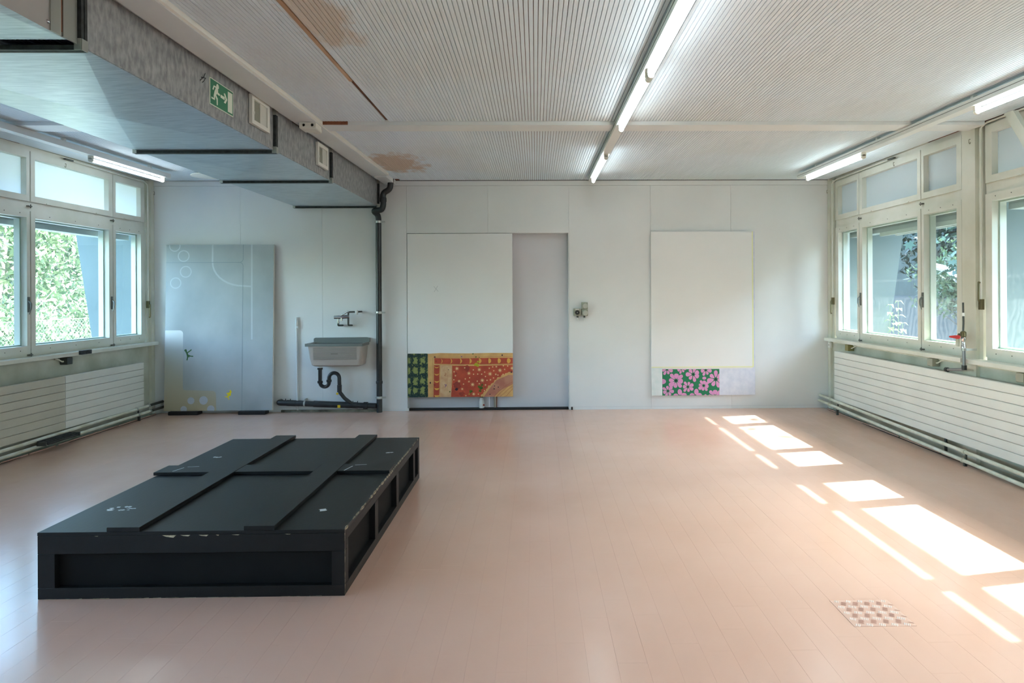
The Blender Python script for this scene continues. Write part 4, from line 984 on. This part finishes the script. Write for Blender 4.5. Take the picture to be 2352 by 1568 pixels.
for k, q in enumerate([stroke([(249, 994), (262, 1020), (268, 1045)], 14), stroke([(262, 1015), (283, 1000), (297, 988)], 9), stroke([(265, 1030), (290, 1042), (312, 1044)], 9), stroke([(268, 1045), (262, 1075)], 10), stroke([(268, 1040), (280, 1048)], 11)]): layer(fg, [[m1(*p) for p in s_] for s_ in q], f1, .0011 + k * .0001)
layer(fg, [[m1(*p) for p in ellipse(249, 993, 11, 10, 10)]], f1, .0018); fg.build('green_figure', 'fig_green', p1)
fg = MB()
for k, q in enumerate([stroke([(632, 1335), (640, 1350), (622, 1358)], 12), stroke([(608, 1362), (634, 1368), (612, 1385)], 14), stroke([(590, 1388), (615, 1392)], 7), stroke([(615, 1390), (624, 1412)], 7), stroke([(634, 1352), (632, 1378)], 12)]): layer(fg, [[m1(*p) for p in s_] for s_ in q], f1, .0011 + k * .0001)
fg.build('yellow_figure', 'fig_yellow', p1)
for xa, xb, lab in ((-4.66, -4.29, 'black foam block under the corner end of the grey-blue painting'), (-3.78, -3.44, 'black foam block under the sink-side end of the grey-blue painting')):
    o = MB().cbox(xa, xb, D - .19, D - .07, .0005, .046, .004).build('support_block', 'rubber'); tag(o, lab, 'block', 'blocks carrying the leaning painting')

# 2: canvas in the doorway with patterned fabric
p2 = thing('painting', 'white canvas with green plaid and orange star fabric hung in the doorway', 'painting', (-.98, D + .02, .18), 'paintings along the back wall')
C0, C1, E0, E1, EM = DX0 + .006, -.302, .178, DZ - .006, .747
f2 = lambda a, b, t: (a, D - .004 - t, b)
MB().box(C0, C1, D - .0035, D + .035, E0, E1).build('stretcher', 'canvas_edge', p2)
MB().prism([(C0, EM), (C1, EM), (C1, E1), (C0, E1)], f2, -.0004, .0008).build('white_canvas', 'canvas_white', p2)
xm = -1.408
MB().prism([(C0, E0), (xm, E0), (xm, EM), (C0, EM)], f2, -.0004, .001).build('plaid_fabric', 'plaid', p2)
fab = MB().prism([(xm + .0005, E0), (C1, E0), (C1, EM), (-.6, EM + .003), (-.9, EM - .002), (-1.25, EM + .005), (xm + .03, EM - .002), (xm + .0005, EM - .004)], f2, -.0004, .0012).build('star_fabric', 'fab_tan', p2, 'orange and tan fabric printed with stars and moons')
def m2(px, py): return (xm + (px - 530) / (2170 - 530) * (C1 - xm), EM - (py - 172) / (1020 - 172) * (EM - E0))
K2 = lambda ps: [clip([m2(*p) for p in pl], xm + .002, C1 - .0005, E0 + .0005, EM) for pl in ps]
def fl(name, m, ps, t): 
    mb = MB(); layer(mb, K2(ps), f2, t, .0003); mb.build(name, m, fab)
fl('red_print', 'fab_red', [[(655, 262), (1100, 272), (1500, 266), (2175, 266), (2175, 380), (1500, 388), (1100, 384), (655, 372)], [(648, 398), (755, 400), (745, 1030), (636, 1030)],
   [(1002, 412), (1500, 420), (2175, 405), (2175, 560), (2140, 545), (2090, 538), (2060, 560), (2020, 566), (2010, 590), (1950, 598), (1930, 640), (1870, 640), (1850, 690), (1812, 700), (1800, 740), (1745, 770), (1735, 800), (1690, 800), (1680, 850), (1650, 870), (1650, 905), (1600, 930), (1592, 960), (1550, 980), (1545, 1030), (970, 1030), (1000, 700)]], .0012)
fl('tan_panel', 'fab_tan2', [[(775, 400), (990, 402), (975, 1030), (762, 1030)]], .0012)
fl('corner_print', 'fab_pinkish', [[(2175, 600), (2080, 600), (1850, 700), (1700, 880), (1600, 1030), (1800, 1030), (1900, 920), (2175, 760)]], .00125)
arcs = []
for d_ in (0, 40, 90, 150): arcs += stroke([(1800 + d_ * 1.2, 1025), (1900 + d_, 910 + d_ * .6), (2040 + d_ * .5, 800 + d_ * .8), (2172, 730 + d_ * .9)], 7)
fl('arc_lines', 'fab_line', arcs + stroke([(625, 255), (625, 1020)], 5) + stroke([(640, 250), (2170, 240)], 5) + stroke([(765, 390), (2170, 392)], 5) + stroke([(998, 405), (985, 800)], 5) + stroke([(905, 440), (900, 900)], 3) + stroke([(855, 552), (880, 560), (870, 590), (845, 600), (880, 610)], 8) + stroke([(852, 575), (886, 578)], 7), .0016)
moons = []
for i in range(8):
    cx_ = 775 + i * 188; w_ = 14 + i * 9; R_ = 50
    moons.append([(cx_ + R_ * math.sin(a) * .95 - 10, 322 - R_ * math.cos(a)) for a in [math.pi * k / 10 for k in range(11)]] + [(cx_ + (R_ - w_) * math.sin(a) * .95 - 10, 322 - R_ * math.cos(a)) for a in [math.pi - math.pi * k / 10 for k in range(1, 10)]])
for i in range(5):
    cy_ = 410 + i * 142; R_ = 48; w_ = 18 + i * 6
    moons.append([(700 + R_ * math.cos(a), cy_ + R_ * math.sin(a)) for a in [math.pi * k / 10 for k in range(11)]] + [(700 - R_ * math.cos(a), cy_ + (R_ - w_) * math.sin(a)) for a in [math.pi * k / 10 for k in range(1, 10)]])
fl('moons', 'fab_gold', moons, .0016)
stars = []
for i, (x_, y_, r_) in enumerate([(1090, 468, 47), (1320, 562, 44), (1520, 492, 46), (1728, 575, 50), (1920, 508, 50), (2155, 468, 46), (1578, 700, 50), (1390, 780, 50), (1190, 865, 30), (1410, 965, 42), (1060, 607, 23), (1320, 722, 25), (1850, 435, 26), (1130, 712, 36), (1715, 465, 22), (1735, 690, 24), (1640, 790, 24), (1260, 995, 22), (2010, 490, 22), (1840, 585, 26)]):
    stars.append([(x_ + (r_ if k % 2 == 0 else r_ * .3) * math.cos(math.pi * k / 8 + i * .3), y_ + (r_ if k % 2 == 0 else r_ * .3) * math.sin(math.pi * k / 8 + i * .3)) for k in range(16)])
for x_, y_ in [(1035, 530), (1030, 685), (1405, 495), (1410, 580), (1490, 578), (1567, 580), (1625, 540), (1640, 625), (1250, 670), (1335, 648), (1800, 515), (1880, 600), (1980, 585), (1780, 440), (1985, 420), (2070, 425), (1480, 715), (1520, 765), (1670, 700), (1795, 655), (1500, 968), (1620, 900), (1215, 770), (1240, 455)]: stars.append(ellipse(x_, y_, 12, 12, 10))
fl('stars', 'fab_cream', stars, .002)
fl('wine_stains', 'fab_dark', [blobpoly(1095, 790, 75, 16, .3, 1), blobpoly(1180, 960, 50, 14, .4, 2), blobpoly(1280, 470, 60, 14, .3, 4), blobpoly(690, 320, 18, 10, .4, 5), blobpoly(1070, 560, 20, 10, .4, 6), blobpoly(655, 785, 24, 10, .4, 7)], .00165)
fl('dark_spots', 'fab_spot', [blobpoly(x_, y_, r_, 10, .3, k) for k, (x_, y_, r_) in enumerate([(1080, 872, 28), (575, 742, 16), (665, 243, 15), (1965, 215, 15), (2140, 545, 15), (1805, 865, 12), (1815, 812, 10), (1885, 835, 12), (1725, 972, 12), (925, 490, 9)])], .0022)
fl('green_stains', 'fab_leaf', [blobpoly(1545, 835, 42, 14, .5, 11), blobpoly(1575, 790, 20, 10, .5, 12), blobpoly(1535, 905, 26, 10, .5, 13), blobpoly(1630, 835, 13, 8, .4, 14), blobpoly(1355, 910, 30, 12, .5, 15), blobpoly(950, 915, 14, 8, .3, 16), blobpoly(1455, 245, 14, 8, .5, 17), blobpoly(1400, 185, 14, 8, .5, 18), blobpoly(1520, 252, 9, 8, .5, 19)], .0023)
fl('lime_stains', 'fab_lime', [blobpoly(1480, 400, 40, 14, .55, 21), blobpoly(1500, 340, 18, 10, .5, 22), blobpoly(1322, 965, 14, 8, .3, 23), blobpoly(1435, 395, 20, 10, .5, 24)], .00235)
fl('purple_marks', 'fab_purple', stroke([(850, 775), (890, 800)], 10) + stroke([(885, 770), (860, 830)], 10) + stroke([(1165, 225), (1195, 248)], 9) + stroke([(1192, 225), (1170, 248)], 8), .0024)
pm = MB()
for q in stroke([(-1.325, 1.62), (-1.27, 1.555)], .006) + stroke([(-1.275, 1.625), (-1.32, 1.55)], .006): pm.prism(q, f2, .0008, .0011)
pm.build('pencil_cross', 'pencil', p2)
# bottle under the canvas
bo = thing('paint_bottle', 'small white paint-streaked bottle standing under the canvas in the doorway', 'bottle', (-.72, D + .09, .0165))
MB().lathe([(.024, .0), (.034, .004), (.037, .04), (.034, .09), (.022, .135), (.018, .14)], (-.72, D + .09, .0165), 'Z', 18).build('body', 'white_plastic', bo); MB().lathe([(.021, .14), (.021, .17), (.012, .185)], (-.72, D + .09, .0165), 'Z', 14).build('cap', 'rubber', bo)
MB().prism(blobpoly(-.69, .06, .014, 10, .4, 9), lambda a, b, t: (a, D + .055 - t, b), 0, .001).build('orange_smear', 'fab_red', bo)

# 3: white canvas with flower strip
p3 = thing('painting', 'tall white canvas with a pink and green flower fabric strip', 'painting', (2.2, D - .02, .18), 'paintings along the back wall')
G0, G1, H0, H1 = 1.507, 2.868, .182, 2.32
f3 = lambda a, b, t: (a, D - .0365 - t, b)
MB().box(G0, G1, D - .036, D - .0005, H0, H1).build('stretcher', 'canvas_edge', p3)
MB().prism([(G0, .556), (2.832, .556), (2.832, H1), (G0, H1)], f3, -.0004, .0008).build('white_field', 'canvas_white', p3)
MB().prism([(2.8325, .53), (G1, .53), (G1, H1), (2.8325, H1)], f3, -.0004, .0006).build('side_strip', 'canvas_pale', p3)
MB().prism([(G0, .545), (2.85, .545), (2.85, .556), (G0, .556)], f3, .0007, .0012).build('yellow_rule', 'yellow_line', p3); MB().prism([(2.833, .5565), (2.85, .5565), (2.845, H1), (2.833, H1)], f3, .0007, .0013).build('yellow_rule', 'yellow_line', p3)
MB().prism([(G0, H0), (1.647, H0), (1.647, .544), (G0, .544)], f3, -.0004, .0008).build('mint_field', 'canvas_mint', p3)
MB().prism([(2.396, H0), (G1, H0), (G1, .529), (2.396, .529)], f3, -.0004, .0007).build('pale_field', 'canvas_pale', p3)
fa = MB().prism([(1.6475, H0 - .001), (2.3955, H0 - .001), (2.3955, .524), (2.0, .522), (1.6475, .526)], f3, -.0004, .001).build('flower_fabric', 'fabric_green', p3, 'green fabric printed with pink flowers')
def m3(px, py): return (1.6475 + (px - 220) / (685 - 220) * .748, .524 - (py - 1242) / (1452 - 1242) * .342)
K3 = lambda ps: [clip([m3(*p) for p in pl], 1.648, 2.395, H0, .523) for pl in ps]
pk, rg = MB(), MB()
for i, (x_, y_, s_, n_, r0) in enumerate([(258, 1243, 50, 7, .3), (331, 1334, 70, 8, .1), (375, 1238, 42, 7, 0), (472, 1284, 62, 7, .45), (574, 1250, 50, 7, .2), (655, 1325, 72, 7, .25), (428, 1384, 50, 7, .5), (557, 1375, 50, 8, .2), (265, 1416, 50, 7, .1), (222, 1340, 28, 1, 0), (362, 1425, 24, 1, 1.4), (396, 1448, 22, 1, 0), (497, 1424, 24, 1, 1.6), (520, 1450, 22, 1, 0), (462, 1450, 20, 1, 0), (650, 1462, 64, 8, .0), (590, 1462, 30, 3, 3.6), (330, 1452, 20, 1, 0), (562, 1315, 16, 1, 0)]):
    pets = []
    for k in range(n_):
        a = r0 + 2 * math.pi * k / n_; L_ = s_ * (1.0 if (k + i) % 2 == 0 else .82); w_ = s_ * (.345 if n_ > 6 else .38) * (1.1 if k % 3 == 0 else .85)
        if n_ == 1: pets.append(ellipse(x_, y_, s_, s_ * .75, 16, r0)); continue
        P_ = []
        for t_ in range(14):
            th = 2 * math.pi * t_ / 14; rr_ = .5 + .5 * math.cos(th); wid = math.sin(th) * w_ * (.35 + .65 * rr_)
            d_ = s_ * .2 + (L_ - s_ * .2) * rr_; P_.append((x_ + d_ * math.cos(a) - wid * math.sin(a), y_ + d_ * math.sin(a) + wid * math.cos(a)))
        pets.append(P_)
    layer(pk, K3(pets), f3, .001 + .00002 * i)
    if n_ > 5: layer(rg, K3([ellipse(x_, y_, s_ * .13, s_ * .13, 10)]), f3, .0015)
pk.build('flowers', 'fabric_pink', fa); rg.build('flower_centres', 'ring_dark', fa)

# ------------------------------------------------------------------ outdoors
gl_ = MB().box(-60, XL - .5, -40, 60, GZ - .2, GZ).build('lawn', 'grass'); tag(gl_, 'sunlit grass outside the duct-side windows', 'grass', kind='structure')
gr_ = MB().add([(XR + .5, -40, GZ), (XR + .5, 60, GZ), (7.5, 60, GZ + .15), (7.5, -40, GZ + .15), (12, 60, 1.3), (12, -40, 1.3), (60, 60, 2.5), (60, -40, 2.5)], [(0, 1, 2, 3), (3, 2, 4, 5), (5, 4, 6, 7)]).build('garden_slope', 'soil'); tag(gr_, 'dark earth slope outside the sun-side windows', 'ground', kind='structure')
for a_, b_, nm_ in ((XL - .5, -8.6, 'left'), (XR + .5, 7.3, 'right')):
    pv = MB().box(a_, b_, -12, 24, GZ - .1, GZ + .03).build('bounce_ground', 'bounce_pale'); tag(pv, 'added unseen pale ground strip bouncing light to the %s windows' % ('duct-side' if nm_ == 'left' else 'sun-side'), 'path', kind='structure')  # unseen pale strip added on each side to bounce neutral light upwards
def leaves(n, center, rad, size, mname, name, parent, shell=.5, lobed=False, flat=0.3):
    P = RNG.normal(size=(n, 3)); P /= np.linalg.norm(P, axis=1)[:, None]
    P *= (shell + (1 - shell) * RNG.random((n, 1)))
    bumps = 1 + .18 * np.sin(P[:, :1] * 7 + P[:, 1:2] * 5) + .12 * np.sin(P[:, 2:3] * 9)
    P = P * bumps * np.array(rad) + np.array(center)
    if lobed:
        ang = np.linspace(0, 2 * np.pi, 15)[:-1]; rad_ = np.array([1, .45, .85, .42, .7, .35, .5, .18, .5, .35, .7, .42, .85, .45])
        T = np.stack([rad_ * np.cos(ang), rad_ * np.sin(ang), .08 * rad_ ** 2], 1)
    else: T = np.array([[-1, 0, 0], [-.1, -.42, .06], [1, 0, -.05], [-.1, .42, .06]])
    k = len(T)
    A = RNG.normal(size=(n, 3)); A[:, 2] -= .5 * (1 if not lobed else .6); A /= np.linalg.norm(A, axis=1)[:, None]
    N = RNG.normal(size=(n, 3)) + np.array([0, 0, 1.2 if lobed else .8]) + (np.array([-.9, 0, 0]) if lobed else 0); B = np.cross(N, A); B /= np.linalg.norm(B, axis=1)[:, None]; Cc = np.cross(A, B)
    s = size * (.65 + .7 * RNG.random((n, 1, 1)))
    V = P[:, None, :] + s * (T[None, :, :1] * A[:, None] + T[None, :, 1:2] * B[:, None] + T[None, :, 2:] * Cc[:, None])
    me = bpy.data.meshes.new(name); me.vertices.add(n * k); me.vertices.foreach_set('co', V.reshape(-1))
    me.loops.add(n * k); me.loops.foreach_set('vertex_index', np.arange(n * k, dtype=np.int32))
    me.polygons.add(n); me.polygons.foreach_set('loop_start', np.arange(0, n * k, k, dtype=np.int32)); me.polygons.foreach_set('loop_total', np.full(n, k, dtype=np.int32))
    me.update(calc_edges=True); me.materials.append(MATS[mname]); o = bpy.data.objects.new(name, me); COL.objects.link(o); o['kind'] = 'stuff'
    if parent: o.parent = parent; o.matrix_parent_inverse = Matrix.Translation(-Vector(parent.location))
    return o
def tree(name, label, cat, x_, y_, z0, h, rad, n, size, leaf, bark='bark', group=None, trunk_r=.14, shell=.45, lean=(0, 0), zc=None):
    t = thing(name, label, cat, (x_, y_, z0), group)
    zc = zc if zc is not None else z0 + h - rad[2]
    tk = MB().sweep([(x_, y_, z0 - .1), (x_ + lean[0] * .3, y_ + lean[1] * .3, z0 + h * .35), (x_ + lean[0], y_ + lean[1], z0 + h * .8)], [trunk_r, trunk_r * .75, trunk_r * .25], 10)
    tk.build('trunk', bark, t)
    br = MB(); r_ = random.Random(int(abs(x_ * 100 + y_ * 7)))
    for i in range(7):
        zb = z0 + h * (.3 + .07 * i); a = r_.random() * 6.28; br.sweep([(x_ + lean[0] * .4, y_ + lean[1] * .4, zb), (x_ + rad[0] * .4 * math.cos(a), y_ + rad[1] * .4 * math.sin(a), zb + .3), (x_ + rad[0] * .75 * math.cos(a), y_ + rad[1] * .75 * math.sin(a), zb + .8)], [trunk_r * .35, trunk_r * .2, .012], 6)
    br.build('branches', bark, t)
    leaves(n, (x_ + lean[0] * .5, y_ + lean[1] * .5, zc), rad, size, leaf, 'foliage', t, shell)
    return t
GT = 'leafy trees outside the duct-side windows'
LT = [(-14.5, 9.5, 'leaf_mid', 'pale-trunked leafy tree outside the duct-side windows, nearest to the viewer'), (-13.5, 13.2, 'leaf_light', 'bright sunlit leafy tree seen through the duct-side windows beyond the fence'), (-14.0, 17.0, 'leaf_light', 'sunlit leafy tree outside the duct-side windows beside the concrete fin'),
      (-15.0, 21.0, 'leaf_mid', 'leafy tree farther back outside the duct-side windows'), (-16.5, 5.5, 'leaf_mid', 'leafy tree outside the duct-side windows, abreast of the crate'), (-18, 25, 'leaf_mid', 'farthest leafy tree outside the duct-side windows')]
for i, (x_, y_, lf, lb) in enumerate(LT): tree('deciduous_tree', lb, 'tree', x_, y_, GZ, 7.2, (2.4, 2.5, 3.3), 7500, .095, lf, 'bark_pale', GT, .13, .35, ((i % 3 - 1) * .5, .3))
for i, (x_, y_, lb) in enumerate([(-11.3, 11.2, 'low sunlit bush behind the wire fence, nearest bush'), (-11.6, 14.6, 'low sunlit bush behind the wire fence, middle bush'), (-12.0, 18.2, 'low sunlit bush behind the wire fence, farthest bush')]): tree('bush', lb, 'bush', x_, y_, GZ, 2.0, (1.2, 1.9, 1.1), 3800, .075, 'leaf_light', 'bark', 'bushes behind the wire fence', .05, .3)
# wire fence
fx = -9.6
fe = thing('wire_fence', 'chain-link wire fence with thin posts on the grass outside the duct-side windows', 'fence', (fx, 13, GZ)); FZ = 1.05
wm = MB(); hgt = FZ - GZ - .02; stp = .085
y = 6.0 - hgt
def wire(a, b): wm.add([(fx - .002, a[0], a[1] - .0013), (fx + .002, a[0], a[1] + .0013), (fx - .002, b[0], b[1] - .0013), (fx + .002, b[0], b[1] + .0013), (fx + .002, a[0], a[1] - .0013), (fx + .002, b[0], b[1] - .0013)], [(0, 1, 3, 2), (0, 4, 5, 2), (4, 1, 3, 5)])
while y < 20:
    a0, b0 = (y, GZ), (y + hgt, FZ); 
    if y > 5.2: wire(a0, b0); wire((y + hgt, GZ), (y, FZ))
    y += stp
o = wm.build('wire_mesh', 'fence_wire', fe); o['kind'] = 'stuff'
MB().sweep([(fx, 6, FZ), (fx, 21, FZ)], .006, 6).build('top_wire', 'fence_wire', fe)
for y in (6.2, 8.9, 11.6, 14.3, 17.0, 19.7): MB().cyl((fx, y, GZ - .1), (fx, y, FZ + .12), .03, 10).build('fence_post', 'bark_pale', fe)
# right side: shaded garden
rw = tag(MB().box(15.5, 16, -6, 45, .2, 7).build('shed_wall', 'shed_wall'), 'dark weathered timber shed wall behind the shaded trees', 'wall', kind='structure')
GR = 'shaded trees outside the sun-side windows'
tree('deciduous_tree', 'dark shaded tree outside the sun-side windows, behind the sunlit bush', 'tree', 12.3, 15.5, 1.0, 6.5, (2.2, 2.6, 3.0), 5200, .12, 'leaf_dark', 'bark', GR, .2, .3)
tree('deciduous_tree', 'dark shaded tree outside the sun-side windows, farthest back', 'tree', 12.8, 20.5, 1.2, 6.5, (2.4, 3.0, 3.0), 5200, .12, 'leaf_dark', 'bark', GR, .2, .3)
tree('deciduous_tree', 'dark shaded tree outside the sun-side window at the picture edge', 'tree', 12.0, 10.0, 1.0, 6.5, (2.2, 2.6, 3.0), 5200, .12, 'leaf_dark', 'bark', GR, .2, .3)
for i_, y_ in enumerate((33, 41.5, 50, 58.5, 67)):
    tree('glare_screen_tree', 'added unseen tree screening sky glare beyond the sun-side windows, %s' % ['nearest the building', 'second from the building', 'middle one', 'last but one', 'farthest away'][i_], 'tree', 31, y_, 2.0, 22.3, (5.6, 7.6, 10.0), 3600, .6, 'leaf_dark', 'bark', 'added trees screening sky glare', .4, .3)  # unseen crowns added to block bright sky from the floor reflections
tree('bush', 'bright sunlit green bush outside the sun-side window', 'bush', 8.9, 13.6, .2, 2.0, (.8, 1.1, .85), 2600, .06, 'leaf_light', 'bark', None, .04, .3, zc=1.75)
mp_ = thing('maple_tree', 'maple with hanging lobed leaves outside the sun-side window', 'tree', (7.6, 10.3, .0))
MB().sweep([(7.7, 10.45, -.5), (7.72, 10.45, 1.0), (7.66, 10.5, 2.2), (7.5, 10.6, 4.4)], [.36, .33, .3, .24], 16).build('trunk', 'bark', mp_)
brm = MB()
for a, b, c in (((7.6, 10.5, 3.1), (7.0, 10.3, 3.0), (6.4, 10.1, 2.7)), ((7.55, 10.5, 3.5), (7.2, 11.2, 3.3), (6.9, 11.8, 2.85)), ((7.6, 10.5, 2.6), (6.9, 9.9, 2.5), (6.4, 9.5, 2.2))): brm.sweep([a, b, c], [.06, .035, .012], 8)
brm.build('branches', 'bark', mp_)
leaves(70, (6.55, 10.1, 2.62), (.65, .8, .5), .10, 'leaf_maple', 'foliage', mp_, .1, True)
leaves(45, (6.7, 10.3, 1.95), (.4, .6, .28), .09, 'leaf_maple', 'foliage', mp_, .1, True)
leaves(60, (6.8, 11.7, 2.9), (.7, .8, .4), .10, 'leaf_maple', 'foliage', mp_, .1, True)
bl2 = MB().sweep([(8.2, 13.3, 2.05), (7.7, 12.0, 1.92), (7.4, 11.3, 1.72)], [.07, .065, .06], 8).build('fallen_branch', 'bark_pale'); tag(bl2, 'pale bare branch slanting outside the sun-side window', 'branch')
def weed(label, x_, y_, h, seed):
    t = thing('weed_plant', label, 'plant', (x_, y_, GZ), 'tall weeds outside the sun-side windows'); r_ = random.Random(seed); tx = x_ + .02
    stem = MB().sweep([(x_, y_, GZ), (x_ + .01, y_, .5), (tx, y_ + .02, h)], [.006, .005, .0025], 6); stem.build('stem', 'leaf_weed', t)
    z = h; i = 0
    while z > .75:
        for s_ in (1, -1):
            a = i * 1.4 + (0 if s_ > 0 else math.pi) + r_.uniform(-.3, .3); L = .05 + .05 * min(1, (h - z) * 3 + .25); w = L * .34; ca, sa = math.cos(a), math.sin(a)
            pts = [(0, 0, 0), (L * .4, w, .01), (L, 0, -.03 - .02 * r_.random()), (L * .4, -w, .01), (L * .45, 0, .0)]
            V = [(tx + p[0] * ca - p[1] * sa, y_ + .01 + p[0] * sa + p[1] * ca, z + p[2]) for p in pts]
            MB().add(V, [(0, 1, 4), (1, 2, 4), (2, 3, 4), (3, 0, 4)]).build('leaf', 'leaf_weed', t)
        z -= .085 + r_.random() * .02; i += 1
weed('tallest sunlit weed just outside the sun-side window', 4.62, 8.26, 1.40, 1)
weed('second tallest sunlit weed outside the sun-side window', 4.60, 8.42, 1.35, 2)
weed('low sunlit weed at the foot of the sun-side window pane', 4.70, 8.52, 1.20, 3)
weed('smallest sunlit weed outside the sun-side window', 4.55, 8.04, 1.13, 4)
weed('sunlit weed outside the sun-side window at the picture edge', 4.62, 5.42, 1.30, 5)

STUFF = ('screws', 'worn_edges', 'paint_specks', 'green_stains', 'lime_stains', 'wine_stains', 'dark_spots', 'purple_marks', 'stars', 'moons', 'red_print', 'arc_lines', 'flowers', 'flower_centres',
         'holes', 'cable_entry', 'front_ribs', 'blue_dots', 'light_lines', 'dark_lines', 'green_figure', 'yellow_figure', 'painted_floor_edge', 'floor_edge_gap', 'branches', 'pen_mark', 'pencil_cross', 'fanlight_hinge')
for o in bpy.data.objects:
    if o.parent and o.name.split('.')[0] in STUFF: o['kind'] = 'stuff'
